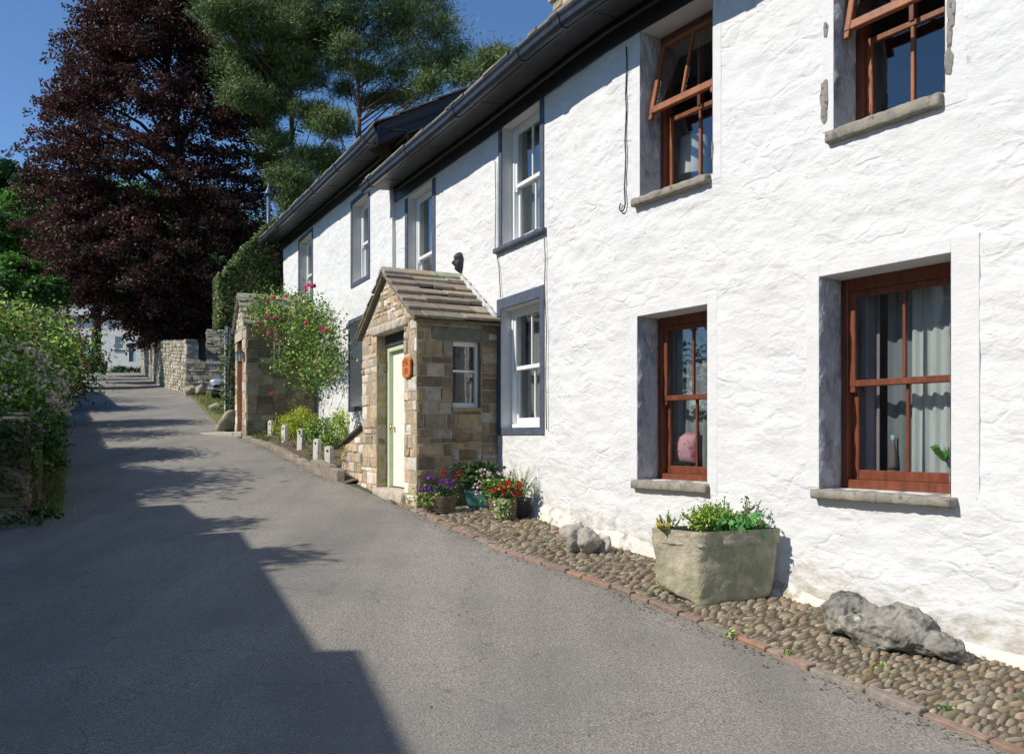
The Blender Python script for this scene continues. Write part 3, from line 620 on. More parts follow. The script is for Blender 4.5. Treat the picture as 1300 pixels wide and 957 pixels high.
# white drainpipe-like door frame beside the second porch
mb = MB()
for u_ in (376.5, 391): a_ = FC.au(u_); fbox(mb, FC.P, a_-.05, a_+.05, 0, .09, -.3, 2.05)
fbox(mb, FC.P, FC.au(376.5)-.05, FC.au(391)+.05, 0, .09, 2.05, 2.17); mb.build('door_frame', WPAINT, cotC, bevel=.006)
mb = MB(); fbox(mb, FC.P, FC.au(376.5)+.05, FC.au(391)-.05, 0, .03, -.3, 2.05); mb.build('door', M('grey_white_door', (.5,.52,.55), .6, .1, 5), cotC)

# ---- things inside the windows
def at_n(fr, u, v, n):
    f = Fr((fr.o[0]+fr.nn[0]*n, fr.o[1]+fr.nn[1]*n), fr.d); a, z = f.az(u, v); return f.P(a, 0, z)
def a_n(fr, u, n): return Fr((fr.o[0]+fr.nn[0]*n, fr.o[1]+fr.nn[1]*n), fr.d).au(u)
pleats(PW, a_n(FA,1158,-.5), a_n(FA,1245,-.5), -.32, 1.2, -.50, .085, .018, 'net_curtain', NET, label='white pleated net curtain in the right half of the nearest lower window', cat='curtain')
pleats(PW, a_n(FA,1093,-.5), a_n(FA,1118,-.5), -.32, 1.2, -.50, .11, .02, 'curtain', DRAPE, label='lilac curtain hanging at the left of the nearest lower window', cat='curtain')
pleats(PW, a_n(FA,1128,-.56), a_n(FA,1158,-.56), -.32, 1.2, -.56, .12, .02, 'net_curtain', M('grey_net', (.30,.31,.34), .9, .05, 8, transl=.3), label='grey sheer curtain beside the bottle in the nearest lower window', cat='curtain')
pleats(PW, a_n(FA,852,-.5), a_n(FA,905,-.5), -.33, 1.15, -.52, .12, .02, 'net_curtain', M('grey_net2', (.36,.37,.40), .9, .05, 8, transl=.3), label='grey net curtain behind the pink cushion', cat='curtain')
pleats(PW, a_n(FB,668,-.34), a_n(FB,700,-.34), .18, 1.6, -.36, .09, .015, 'net_curtain', M('grey_net3', (.42,.42,.42), .9, .05, 8, transl=.3), label='net curtain in the lower white sash window beside the porch', cat='curtain')
pleats(PW, a_n(FB,655,-.34), a_n(FB,700,-.34), 2.5, 3.9, -.36, .09, .015, 'net_curtain', M('grey_net3'), label='net curtain in the upper white sash window with the navy sill', cat='curtain')
pleats(FC.P, C1[0], C1[1], 3.05, 4.55, -.38, .09, .015, 'net_curtain', M('grey_net3'), label='net curtain in the upper window left of the black soffit end', cat='curtain')
pleats(PW, B2[0], B2[1], 2.5, 3.9, -.36, .09, .015, 'net_curtain', M('grey_net3'), label='net curtain in the upper window above the porch roof', cat='curtain')
x, y, z = at_n(FA, 881, 224, -.62)
lamp = thing('table_lamp', 'white drum-shaded table lamp inside the open upper window', 'lamp', (x, y, z-.45))
mb = MB(); lathe(mb, (x,y,z), [(.16,0),(.135,.38),(.13,.38),(.155,0)], 28); mb.build('lamp_shade', M('lamp_shade_cloth', (.85,.83,.78), .8, .04, 9, transl=.3), lamp, smooth=True)
mb = MB(); lathe(mb, (x,y,z), [(.001,.02),(.02,.02),(.02,-.1),(.07,-.2),(.08,-.3),(.05,-.42),(.07,-.45),(.001,-.45)], 20); mb.build('lamp_base', M('lamp_ceramic', (.25,.16,.2), .3, .1, 9), lamp, smooth=True)
x, y, z = at_n(FA, 873, 590, -.50)
bm = bmesh.new(); bmesh.ops.create_cube(bm, size=1)
cx = Vector((x, y, z+.16)); d = Vector((*FA.d, 0)); nn = Vector((*FA.nn, 0))
bmesh.ops.subdivide_edges(bm, edges=bm.edges[:], cuts=6, use_grid_fill=True)
for v in bm.verts:
    s, t = v.co.x*2, v.co.z*2; th = .09*(1-s*s)**.5*(1-t*t)**.5 if abs(s) < 1 and abs(t) < 1 else 0
    v.co = cx+d*(s*.17*(1-.1*(1-abs(t))))+Vector((0,0,t*.17*(1-.08*(1-abs(s)))))+nn*(v.co.y*2*th+.0)
for v in bm.verts: v.co -= Vector((x,y,z))
me = bpy.data.meshes.new('cushion'); bm.to_mesh(me); bm.free()
finish(me, 'cushion', M('pink_cushion', (.62,.33,.38), .9, .1, 8, stain=((.5,.08,.12), 16, .56, .6)), None, (x,y,z), True, label='pink patterned cushion propped inside the lower window', cat='cushion')
x, y, z = at_n(FA, 1134, 596, -.52)
bt = thing('bottle', 'clear glass bottle with a blue-grey cap inside the nearest lower window', 'bottle', (x, y, z))
mb = MB(); lathe(mb, (x,y,z), [(.001,0),(.034,0),(.038,.03),(.03,.12),(.016,.2),(.014,.24),(.001,.24)], 18); mb.build('bottle_body', M('bottle_glass', (.2,.16,.15), .1, .1, 5, spec=.8), bt, smooth=True)
mb = MB(); lathe(mb, (x,y,z), [(.018,.23),(.02,.27),(.001,.27)], 14); mb.build('cap', M('cap_blue', (.35,.45,.52), .4, 0), bt, smooth=True)
x, y, z = at_n(FA, 1200, 585, -.44)
mb = MB()
for k in range(9):
    an = random.uniform(0, 6.3); l = random.uniform(.09, .16); p0 = Vector((x,y,z)); p1 = p0+Vector((math.cos(an)*l*.5, math.sin(an)*l*.4, .07+random.random()*.06)); p2 = p1+Vector((math.cos(an)*l*.5, math.sin(an)*l*.4, -.02))
    b = (p2-p0).cross(Vector((0,0,1))).normalized()*.012; mb.add([tuple(p0-b*.3),tuple(p0+b*.3),tuple(p1+b),tuple(p2),tuple(p1-b)], [(0,1,2,3,4)], (.13,.34,.07))
mb.build('house_plant', LEAF, loc=(x,y,z), label='small green spider plant inside the nearest lower window', cat='plant')
for k, (u_, col, h_) in enumerate(((1126,(.7,.7,.75),.07),(1134,(.6,.62,.68),.10),(1139,(.7,.55,.3),.12),(1144,(.6,.05,.05),.13),(1153,(.2,.45,.3),.13))):
    x, y, z = at_n(FA, u_, 131-(u_-1126)*.25, -.42); mb = MB(); lathe(mb, (x,y,2.40), [(.001,0),(.022,0),(.024,h_*.6),(.012,h_*.75),(.012,h_),(.001,h_)], 12)
    nm = ['pale','silvery','cream','red','green'][k]
    mb.build('ornament', M('ornament_'+nm, col, .35, .05), loc=(x,y,2.40), smooth=True, label=f'{nm} little ornament on the sill inside the open window nearest the camera', cat='ornament', group='ornaments on the upper window sill')

# ---- iron rod, cables, carved head on the wall
def rod(pts, r, name, mat, **k):
    mb = MB(); tube(mb, pts, r, 6); return mb.build(name, mat, loc=pts[-1], smooth=True, **k)
IRON = M('dark_iron', (.03,.028,.03), .5, .3, 20)
pts = []
for v_ in range(60, 262, 20): a, z = FA.az(797+.6*(v_%3)-(v_-60)*.012, v_); pts.append(PW(a, .022, z))
for k in range(9): t = math.pi*1.35*k/8; a, z = FA.az(795, 262); pts.append(PW(a-.04+.04*math.cos(t), .022, z-.045*math.sin(t)))
rod(pts, .007, 'iron_rod', IRON, label='thin hooked iron rod hanging down the white wall left of the open window', cat='rod')
def wallcable(uvs, label, r=.006):
    pts = []
    for u_, v_ in uvs: a, z = FB.az(u_, v_); pts.append(PW(a, .028, z))
    rod(pts, r, 'cable', M('grey_cable', (.10,.10,.11), .6, .2), label=label, cat='cable')
wallcable([(631,205),(632,260),(631,312),(636,340),(638,378)], 'dark cable down the wall between the two left-hand navy window edges')
wallcable([(693.5,300),(695,330),(694,362),(696.5,420),(695.5,480),(696.5,545)], 'dark cable running down the right edge of the lower white window')
a, z = FB.az(586, 334)
def headmask():
    bm = bmesh.new(); bmesh.ops.create_icosphere(bm, subdivisions=4, radius=1); c = Vector(PW(a, .0, z)); d = Vector((*FB.d, 0)); nn = Vector((*FB.nn, 0))
    for v in bm.verts:
        x, y, zz = v.co; wv = .072*(1-.42*max(0,-zz)**1.4); px = x*wv; pz = zz*.15; py = max(0, y)*.10+y*.01
        if y > 0:
            py += .045*math.exp(-(x/.2)**2-((zz+.05)/.22)**2)      # nose
            py -= .03*(math.exp(-((x-.38)/.18)**2-((zz-.12)/.12)**2)+math.exp(-((x+.38)/.18)**2-((zz-.12)/.12)**2))
            py -= .018*math.exp(-(x/.35)**2-((zz+.42)/.06)**2); py += .02*math.exp(-(x/.3)**2-((zz+.62)/.15)**2)
            if zz > .38: py += .022*min(1, (zz-.38)*12)
        if zz > .4: px *= 1.12
        v.co = c+d*px+nn*(py+.005)+Vector((0,0,pz))
    L = c.copy()
    for v in bm.verts: v.co -= L
    me = bpy.data.meshes.new('carved_head'); bm.to_mesh(me); bm.free()
    finish(me, 'carved_head', M('dark_carving', (.035,.037,.045), .55, .3, 20, .5, 60), None, tuple(L), True, label='dark carved head with a cap fixed to the white wall above the porch', cat='wall carving')
headmask()

# ------------------------------------------------------------------ the stone porch
FP = Fr((-1.178, 10.52), (.447, -.894)); PWD = 2.32; PD = 1.112; ZE = 1.50; ZA = 2.22; MID = -PWD/2
porch = thing('stone_porch', 'honey-coloured stone porch with a green door and stone-slated gable roof', 'porch', (*FP.P(MID, -.5, 0)[:2], -.85), 'stone porches along the terrace')
dl, dr = FP.au(478.5), FP.au(513.3); DT = 1.405
gf = lambda a: lane_z(FP.P(a,0,0)[1])
roofz = lambda a: ZA-(abs(a-MID))*(ZA-ZE)/(PWD/2)
mb = MB()
fbox(mb, FP.P, -PWD, dl, -.3, 0, -1.3, ZE); fbox(mb, FP.P, dr, 0, -.3, -.001, -1.3, ZE); fbox(mb, FP.P, dl, dr, -.3, -.002, DT+.16, ZE)
mb.add([FP.P(-PWD,0,ZE), FP.P(0,0,ZE), FP.P(MID,0,ZA), FP.P(-PWD,-.3,ZE), FP.P(0,-.3,ZE), FP.P(MID,-.3,ZA)], [(0,1,2),(3,5,4)])
SW = (.30, .64, .16, 1.13)     # side window, s from the wall
def hitside(u_):               # s on the porch's camera-facing side where column u_ meets it
    k = (u_-CU)/FL; o = FP.P(0, -PD, 0); dd = (FP.nn[0], FP.nn[1]); s = (k*o[1]-o[0])/(dd[0]-k*dd[1]); return s
s0_, s1_ = hitside(608.5), hitside(574); Yw = FP.P(0, -PD+s1_, 0)[1]
SW = (s0_-.03, s1_, (CV-517)/FL*Yw, (CV-432)/FL*Yw)
PS = lambda s, n, z: FP.P(n, -PD+s, z)
fbox(mb, PS, 0, SW[0], -.25, -.001, -1.3, ZE); fbox(mb, PS, SW[1], PD-.002, -.25, -.002, -1.3, ZE); fbox(mb, PS, SW[0], SW[1], -.25, -.003, -1.3, SW[2]); fbox(mb, PS, SW[0], SW[1], -.25, -.003, SW[3], ZE)
fbox(mb, FP.P, -PWD, -PWD+.25, -PD, -.31, -1.3, ZE)
mb.build('wall_core', MORTAR, porch)
mb = MB()
def keep_front(ac, zc_, a_, b_, z0, z1):
    if z0 > ZE-.02 and (roofz(a_) < z1+.03 or roofz(b_) < z1+.03): return False
    if b_ > dl+.02 and a_ < dr-.02 and z0 < DT+.15: return False
    return True
stone_wall(mb, FP.P, -PWD, dl, lambda s: gf(s)-.1, ZE, .06, .20, .10, .36, TAN, keep_front, gap=.007, prot=(-.004,.02))
stone_wall(mb, FP.P, dr, 0, lambda s: gf(s)-.1, ZE, .06, .19, .10, .3, TAN, None, gap=.007, prot=(-.004,.02))
stone_wall(mb, FP.P, -PWD, 0, lambda s: ZE, ZA-.02, .05, .11, .08, .26, TAN, keep_front, gap=.006, prot=(.0,.018))
fbox(mb, FP.P, dl+.0, dr, -.12, .004, DT+.02, ZE, TAN[1])
mb.build('front_stones', PSTONE, porch)
mb = MB(); kp = lambda sc, zc_, a_, b_, z0, z1: not (b_ > SW[0]-.0 and a_ < SW[1]+.0 and z1 > SW[2]+.02 and z0 < SW[3]+.13)
stone_wall(mb, PS, 0, SW[0], lambda s: -1.3, ZE-.02, .055, .20, .10, .38, SHADED_TAN, None, gap=.007, prot=(.0,.022))
stone_wall(mb, PS, SW[1], PD, lambda s: -1.3, ZE-.02, .055, .20, .10, .38, SHADED_TAN, None, gap=.007, prot=(.0,.024))
stone_wall(mb, PS, SW[0], SW[1], lambda s: -1.3, SW[2], .055, .20, .10, .38, SHADED_TAN, None, gap=.007, prot=(.0,.024))
mb.build('side_stones', PSTONE, porch)
# door reveals, lintel, step
mb = MB(); stone_wall(mb, lambda s,n,z: FP.P(dl-.012+n, -s, z), 0, .19, lambda s: -.95, DT, .1, .22, .1, .25, [(.30,.24,.13),(.34,.29,.19),(.24,.2,.1)], prot=(.006,.02)); mb.build('door_reveal', PSTONE, porch)
stone_lint = stone_sill(porch, FP.P, dl-.16, dr+.14, DT+.15, .145, .03, .15, mat=M('pale_sandstone', (.46,.40,.31), .9, .25, 8, .7, 30, stain=((.2,.17,.11), 7, .55, .7)), name='lintel', seed=8)
mb = MB(); fbox(mb, FP.P, dl+.004, dr, -.3, -.13, DT-.14, DT+.02); mb.build('inner_beam', M('dark_beam', (.05,.055,.05), .7, .3, 9), porch)
stone_sill(porch, FP.P, dl-.02, dr+.04, -.70, .24, .06, .3, mat=M('pale_sandstone'), name='step', seed=9)
GREEN = M("sage_green_paint", (.58,.65,.45), .5, .06, 8, .1, 40); GREENL = M("pale_green_paint", (.80,.82,.70), .45, .05, 8, .1, 40)
mb = MB(); f0 = dl+.012; f1 = dr+.02; ft = DT-.14
fbox(mb, FP.P, f0, f0+.065, -.25, -.15, -.70, ft); fbox(mb, FP.P, f1-.065, f1, -.25, -.15, -.70, ft); fbox(mb, FP.P, f0+.065, f1-.065, -.25, -.152, ft-.07, ft); mb.build('door_frame', GREEN, porch, bevel=.006)
mb = MB(); nb = 6; da, db = f0+.067, f1-.067
for k in range(nb): fbox(mb, FP.P, da+(db-da)*k/nb+.002, da+(db-da)*(k+1)/nb-.002, -.245, -.212, -.685, ft-.075)
door = mb.build('door', GREENL, porch, bevel=.006)
mb = MB(); c = Vector(FP.P(da+.07, -.205, .14)); bm = bmesh.new(); bmesh.ops.create_uvsphere(bm, u_segments=14, v_segments=10, radius=.032)
me_v = [tuple(v.co+c+Vector((*FP.nn,0))*.04) for v in bm.verts]; me_f = [tuple(v.index for v in f.verts) for f in bm.faces]; bm.free(); mb.add(me_v, me_f); tube(mb, [c, c+Vector((*FP.nn,0))*.03], .014)
mb.build('door_knob', M('brass', (.7,.48,.18), .25, .05, metal=1), door, smooth=True)
mb = MB(); fbox(mb, FP.P, db-.34, db-.1, -.211, -.2, -.01, .07); mb.build('letter_plate', M('letter_plate', (.10,.06,.05), .5, .1), door, bevel=.004)
# sign
ps = at_n(FP, 520, 466.5, .0); a_, z_ = FP.az(520, 466.5); a_ += .0
sg = thing('house_sign', 'orange glazed house plaque with cut corners beside the green door', 'sign', FP.P(a_, .03, z_))
mb = MB(); oct_ = []
for sx, sz in ((-1,-.68),(-.6,-1),(.6,-1),(1,-.68),(1,.68),(.6,1),(-.6,1),(-1,.68)): oct_.append((sx*.155, sz*.13))
for n_ in (.026,.05): mb.add([FP.P(a_+p[0]*.95, n_, z_+p[1]) for p in oct_], [] )
mb.f.append(tuple(range(8, 16))); mb.f.append(tuple(range(7, -1, -1))); mb.f += [(k, (k+1)%8, 8+(k+1)%8, 8+k) for k in range(8)]
mb.build('plaque', M('orange_glaze', (.62,.20,.045), .4, .25, 30, .4, 80), sg, bevel=.004)
mb = MB(); rr = random.Random(4)
for k in range(26):                                  # raised leaf sprig in the top half of the plaque
    x_ = rr.uniform(-.11,.07); y_ = rr.uniform(.02,.105); s_ = .014; an = rr.uniform(0,3.1); dx_, dz_ = math.cos(an)*s_, math.sin(an)*s_
    mb.add([FP.P(a_+x_-dx_,.052,z_+y_-dz_), FP.P(a_+x_+dz_*.5,.055,z_+y_-dx_*.5), FP.P(a_+x_+dx_,.052,z_+y_+dz_), FP.P(a_+x_-dz_*.5,.055,z_+y_+dx_*.5)], [(0,1,2,3)])
mb.build('leaf_relief', M('relief_brown', (.16,.07,.09), .5, .3, 60), sg)
mb = MB()
for (x0,x1,y0,y1) in ((.0,.012,-.085,-.02),(.05,.062,-.085,-.02),(.0,.062,-.024,-.012),(-.035,-.022,-.085,-.012)): fbox(mb, FP.P, a_+x0, a_+x1, .048, .054, z_+y0, z_+y1)
mb.build('numerals', M('relief_brown'), sg)
# side window
mb = MB(); rcs = -.09; a0,a1,z0,z1 = SW
fbox(mb,PS,a0,a0+.05,rcs-.06,rcs,z0,z1); fbox(mb,PS,a1-.045,a1,rcs-.06,rcs,z0,z1); fbox(mb,PS,a0+.05,a1-.045,rcs-.06,rcs-.002,z1-.06,z1); fbox(mb,PS,a0+.05,a1-.045,rcs-.06,rcs-.002,z0,z0+.06); fbox(mb,PS,a0+.05,a1-.045,rcs-.05,rcs-.008,(z0+z1)/2+.03,(z0+z1)/2+.06)
pw_ = mb.build('window', WPAINT, porch, bevel=.004)
mb = MB(); fbox(mb,PS,a0+.045,a1-.04,rcs-.04,rcs-.036,z0+.05,z1-.05); mb.build('pane', GLASS, pw_)
mb = MB(); fbox(mb,PS,a0,a0+.012,-.25,-.0,z0,z1,SHADED_TAN[0]); fbox(mb,PS,a1-.01,a1,-.085,-.0,z0,z1,SHADED_TAN[2]); fbox(mb,PS,a0,a1,-.085,.03,z0-.05,z0-.003,SHADED_TAN[1]); mb.build('window_reveal', PSTONE, pw_)
mb = MB(); fbox(mb,PS,a0-.1,a1+.28,-.05,.012,z1+.004,z1+.16,(.16,.155,.12)); mb.build('window_lintel', PSTONE, pw_, bevel=.01)
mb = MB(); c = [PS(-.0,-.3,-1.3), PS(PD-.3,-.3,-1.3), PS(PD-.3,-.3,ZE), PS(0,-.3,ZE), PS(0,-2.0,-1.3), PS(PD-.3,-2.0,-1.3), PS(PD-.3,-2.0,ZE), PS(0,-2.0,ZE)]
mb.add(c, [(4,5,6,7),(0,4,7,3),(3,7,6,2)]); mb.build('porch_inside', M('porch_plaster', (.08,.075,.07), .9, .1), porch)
mb = MB(); stone_wall(mb, lambda s,n,z: FP.P(-PWD-n, -s, z), 0, PD, lambda s: -1.0, ZE-.02, .09,.2,.14,.35, TAN, prot=(0,.02)); mb.build('far_side_stones', PSTONE, porch)
# roof of thick stone slates
def slab_roof(root, P, mid, hw, za, ze, n0, n1, rows=6, over=.1, thick=.035, cols=None, left=True, ridge=True):
    mb = MB(); tan = (za-ze)/hw; slen = hw+over
    for sgn in ((1, -1) if left else (1,)):
        for r_ in range(rows):
            x0, x1 = slen*r_/rows-.0, slen*(r_+1)/rows+.03; n = n1
            while n < n0:
                l = random.uniform(.25, .55); m = min(n+l, n0); 
                if n0-m < .1: m = n0
                j = random.uniform(-.02,.02); t = thick*random.uniform(.75,1.25); lift = .032
                def q(x, nn_, up): return P(mid+sgn*x, nn_, za-x*tan+up)
                up0, up1 = .01+random.uniform(-.004,.008), .01+lift*random.uniform(.7,1.5)
                b8 = [q(x0,n+.004,up0), q(x1+j,n+.004,up1), q(x1+j,m-.004,up1), q(x0,m-.004,up0), q(x0,n+.004,up0+t*.6), q(x1+j+random.uniform(-.012,.012),n+.004,up1+t), q(x1+j+random.uniform(-.012,.012),m-.004,up1+t), q(x0,m-.004,up0+t*.6)]
                hexa(mb, b8, tint(cols, .72, 1.2)); n = m
    for sgn in ((1, -1) if left else (1,)):      # bedding under the slates
        xe = slen-.03; hexa(mb, [P(mid+sgn*x_, n_, za-x_*tan+u_) for u_ in (-.03, .012) for x_, n_ in ((.0, n1), (.0, n0-.02), (xe, n0-.02), (xe, n1))], tuple(c*.7 for c in cols[0]))
    rf = mb.build('roof', SLATE, root, bevel=.006)
    mb = MB(); n = n1
    while n < n0 and ridge:
        m = min(n+random.uniform(.35,.5), n0); c_ = tuple(x*random.uniform(.85,1.15) for x in (.36,.31,.22)); t = .05
        for sgn in (1, -1):
            hexa(mb, [P(mid, n+.004, za+.045), P(mid+sgn*.13, n+.004, za+.045-.13*tan), P(mid+sgn*.13, m-.004, za+.045-.13*tan), P(mid, m-.004, za+.045), P(mid, n+.004, za+.045+t), P(mid+sgn*.135, n+.004, za+.045+t-.13*tan), P(mid+sgn*.135, m-.004, za+.045+t-.13*tan), P(mid, m-.004, za+.045+t)], c_)
        n = m
    mb.build('ridge_stones', SLATE, rf, bevel=.008)
    return rf
SC = [(.25,.205,.15),(.30,.25,.185),(.21,.175,.135),(.34,.285,.20),(.25,.20,.175)]
prf = slab_roof(porch, FP.P, MID, PWD/2, ZA, ZE, .09, -PD+.0, 6, .11, .042, SC)
mb = MB(); pts = []
tan_ = (ZA-ZE)/(PWD/2)
for k in range(24):
    x = .08+k*(PWD/2+.06-.08)/23; pts.append(FP.P(MID+x, -PD+.045+.012*math.sin(k*1.3), ZA-x*tan_+.075+.014*math.sin(k*1.9)))
tube(mb, pts, .034, 7); mb.build('mortar_fillet', M('grey_white_mortar', (.50,.50,.49), .9, .2, 10, .7, 30), prf, smooth=True)
# sloping low wall on the far side of the porch front
lw = thing('low_wall', 'short stone buttress with a dark sloping coping against the porch', 'wall', (*FP.P(-PWD-.5, -.2, 0)[:2], -.65))
bz = lambda s: .13-.24*s
mb = MB(); P2_ = lambda s, n, z: FP.P(-PWD-s, n, z)
Pm = lambda s, n, z: FP.P(-PWD-1.05+s, n, z)
stone_wall(mb, Pm, 0, 1.05, lambda s: -.95, .12, .09, .16, .12, .3, TAN, lambda sc, zc_, a_, b_, z0, z1: z1 < bz(1.05-a_)-.0, prot=(.0,.03)); mb.build('stones', PSTONE, lw)
mb = MB(); hexa(mb, [P2_(0,-.35,-1), P2_(0,-.002,-1), P2_(1.04,-.002,-1), P2_(1.04,-.35,-1), P2_(0,-.35,bz(0)-.01), P2_(0,-.002,bz(0)-.01), P2_(1.04,-.002,bz(1.04)-.01), P2_(1.04,-.35,bz(1.04)-.01)][::1]); mb.build('core', MORTAR, lw)
mb = MB(); hexa(mb, [P2_(-.02,-.38,bz(0)), P2_(-.02,.06,bz(0)), P2_(1.14,.06,bz(1.14)), P2_(1.14,-.38,bz(1.14)), P2_(-.02,-.38,bz(0)+.05), P2_(-.02,.06,bz(0)+.05), P2_(1.14,.06,bz(1.14)+.05), P2_(1.14,-.38,bz(1.14)+.05)]); mb.build('coping', M('dark_coping', (.06,.05,.045), .8, .3, 9, .5, 30), lw, bevel=.008)

# ------------------------------------------------------------------ second porch up the lane
FP2 = Fr((-5.86, 18.75), (.447, -.894)); W2_ = 1.5; D2 = 1.55; E2 = 2.53; A2 = 3.2; M2 = -W2_/2
por2 = thing('stone_porch', 'smaller grey-brown stone porch with an orange-brown door beyond the garden bed', 'porch', (*FP2.P(M2, -.6, 0)[:2], 0), 'stone porches along the terrace')
pl, pr = FP2.au(301.3), FP2.au(308); T2 = 2.2
mb = MB(); fbox(mb, FP2.P, -W2_, pl, -.25, 0, -.3, E2); fbox(mb, FP2.P, pr, 0, -.25, -.001, -.3, E2); fbox(mb, FP2.P, pl, pr, -.25, -.002, T2, E2)
mb.add([FP2.P(-W2_,0,E2), FP2.P(0,0,E2), FP2.P(M2,0,A2)], [(0,1,2)])
PS2 = lambda s, n, z: FP2.P(n, -D2+s, z); SW2 = (.42, .86, 1.42, 2.08)
o2 = FP2.P(0, -D2, 0)
def hs2(u_): k = (u_-CU)/FL; return (k*o2[1]-o2[0])/(FP2.nn[0]-k*FP2.nn[1])
SW2 = (hs2(363), hs2(347), (CV-474)/FL*19.1, (CV-435)/FL*19.1)
fbox(mb, PS2, 0, SW2[0], -.2, -.001, -.3, E2); fbox(mb, PS2, SW2[1], D2-.002, -.2, -.002, -.3, E2); fbox(mb, PS2, SW2[0], SW2[1], -.2, -.003, -.3, SW2[2]); fbox(mb, PS2, SW2[0], SW2[1], -.2, -.003, SW2[3], E2)
fbox(mb, FP2.P, -W2_, -W2_+.2, -D2, -.26, -.3, E2); mb.build('wall_core', MORTAR, por2)
mb = MB(); rz2 = lambda a_: A2-abs(a_-M2)*(A2-E2)/(W2_/2)
stone_wall(mb, FP2.P, -W2_, pl, lambda s: -.25, E2, .1, .22, .15, .4, GREYS+TAN, prot=(0,.02)); stone_wall(mb, FP2.P, pr, 0, lambda s: -.25, E2, .15, .3, .2, .4, GREYS+TAN, prot=(0,.02))
stone_wall(mb, FP2.P, -W2_, 0, lambda s: E2, A2-.03, .08, .14, .12, .3, GREYS+TAN, lambda sc, zc_, a_, b_, z0, z1: rz2(a_) > z1 and rz2(b_) > z1, prot=(0,.02)); 
fbox(mb, FP2.P, pl-.2, pr+.15, -.1, .03, T2, T2+.2, (.45,.41,.33)); mb.build('front_stones', PSTONE, por2)
mb = MB(); BR2 = [(.22,.18,.12),(.29,.25,.18),(.17,.14,.10),(.34,.30,.23),(.26,.21,.14)]
for (a_, b_, c_, d_) in ((0, SW2[0], -.25, E2-.02), (SW2[1], D2, -.25, E2-.02), (SW2[0], SW2[1], -.25, SW2[2]), (SW2[0], SW2[1], SW2[3]+.01, E2-.02)): stone_wall(mb, PS2, a_, b_, lambda s: c_, d_, .12, .24, .2, .42, BR2, gap=.007, prot=(.0,.03))
mb.build('side_stones', PSTONE, por2)
mb = MB(); fbox(mb, FP2.P, pl-.01, pr+.01, -.16, -.1, -.05, T2); d2_ = mb.build('door', M('orange_brown_door', (.42,.14,.05), .5, .2, 6, stretch=(3,3,.5)), por2)
mb = MB(); a0,a1,z0,z1 = SW2
fbox(mb,PS2,a0,a0+.045,-.11,-.03,z0,z1); fbox(mb,PS2,a1-.045,a1,-.11,-.03,z0,z1); fbox(mb,PS2,a0,a1,-.11,-.032,z1-.05,z1); fbox(mb,PS2,a0,a1,-.11,-.032,z0,z0+.05); fbox(mb,PS2,(a0+a1)/2-.015,(a0+a1)/2+.015,-.1,-.04,z0,z1)
p2w = mb.build('window', WPAINT, por2); mb = MB(); fbox(mb,PS2,a0+.04,a1-.04,-.08,-.076,z0+.04,z1-.04); mb.build('pane', GLASS, p2w)
slab_roof(por2, FP2.P, M2, W2_/2, A2, E2, .08, -D2, 5, .1, .05, [(.33,.29,.23),(.40,.35,.28),(.28,.24,.19)])
x, y, z = FP2.P(FP2.au(310.3), .1, (CV-452)/FL*18.9)
ln = thing('wall_lantern', 'small blue-black lantern on the jamb of the second porch', 'lantern', (x, y, z))
mb = MB(); lathe(mb, (x,y,z-.13), [(.001,0),(.05,.01),(.075,.2),(.001,.2)], 6); mb.build('lantern_glass', M('lantern_glass', (.45,.55,.62), .15, .1, spec=.8), ln)
mb = MB(); lathe(mb, (x,y,z-.13), [(.001,.3),(.03,.28),(.10,.2),(.08,.2),(.001,.2)], 6); lathe(mb, (x,y,z-.15), [(.001,0),(.05,0),(.055,.03),(.001,.03)], 6)
for k in range(6): t = k*math.pi/3; tube(mb, [(x+.052*math.cos(t), y+.052*math.sin(t), z-.12), (x+.077*math.cos(t), y+.077*math.sin(t), z+.07)], .006, 4)
mb.build('lantern_frame', IRON, ln)
def rock_obj(c, r3, rot, name, mat, seed, amp=.05, label=None, cat='boulder', group=None, cuts=3, sc=5, flat=.25):
    bm = bmesh.new(); rr = random.Random(seed); vs_ = []
    for _ in range(16):
        v = Vector((rr.gauss(0,1), rr.gauss(0,1), rr.gauss(0,1))).normalized(); v.z = max(v.z, -flat-.2); vs_.append(bm.verts.new((v.x*r3[0], v.y*r3[1], v.z*r3[2])))
    g = bmesh.ops.convex_hull(bm, input=bm.verts[:]); 
    for v in [v for v in bm.verts if not v.link_faces]: bm.verts.remove(v)
    bmesh.ops.rotate(bm, verts=bm.verts[:], matrix=__import__('mathutils').Matrix.Rotation(rot, 3, 'Z'))
    bmesh.ops.translate(bm, verts=bm.verts[:], vec=c)
    return rough_solid(bm, cuts, 2, amp, sc, name, mat, loc=c, seed=seed, label=label, cat=cat, group=group)
ROCKG = M('limestone_rock', (.25,.235,.20), .95, .4, 6, 1.0, 22, stain=((.06,.055,.05), 7, .50, .66), stain_shade2=((.55,.53,.48), 12, .62, .72), bump2=(1, 9, .03))
ROCKM = M('mossy_rock', (.33,.30,.21), .95, .35, 6, 1.0, 22, stain=((.16,.17,.07), 5, .5, .7))
rock_obj((-6.85, 20.6, .28), (.34,.42,.4), .4, 'boulder', ROCKM, 5, label='mossy rounded boulder left of the orange-brown door', amp=.06)
x, y, z = (-9.05, 26., lane_z(26)+.1); rock_obj((x,y,z), (.26,.3,.26), 0, 'boulder', ROCKM, 8, label='small dark boulder at the grass edge below the ivied pillar', amp=.05)
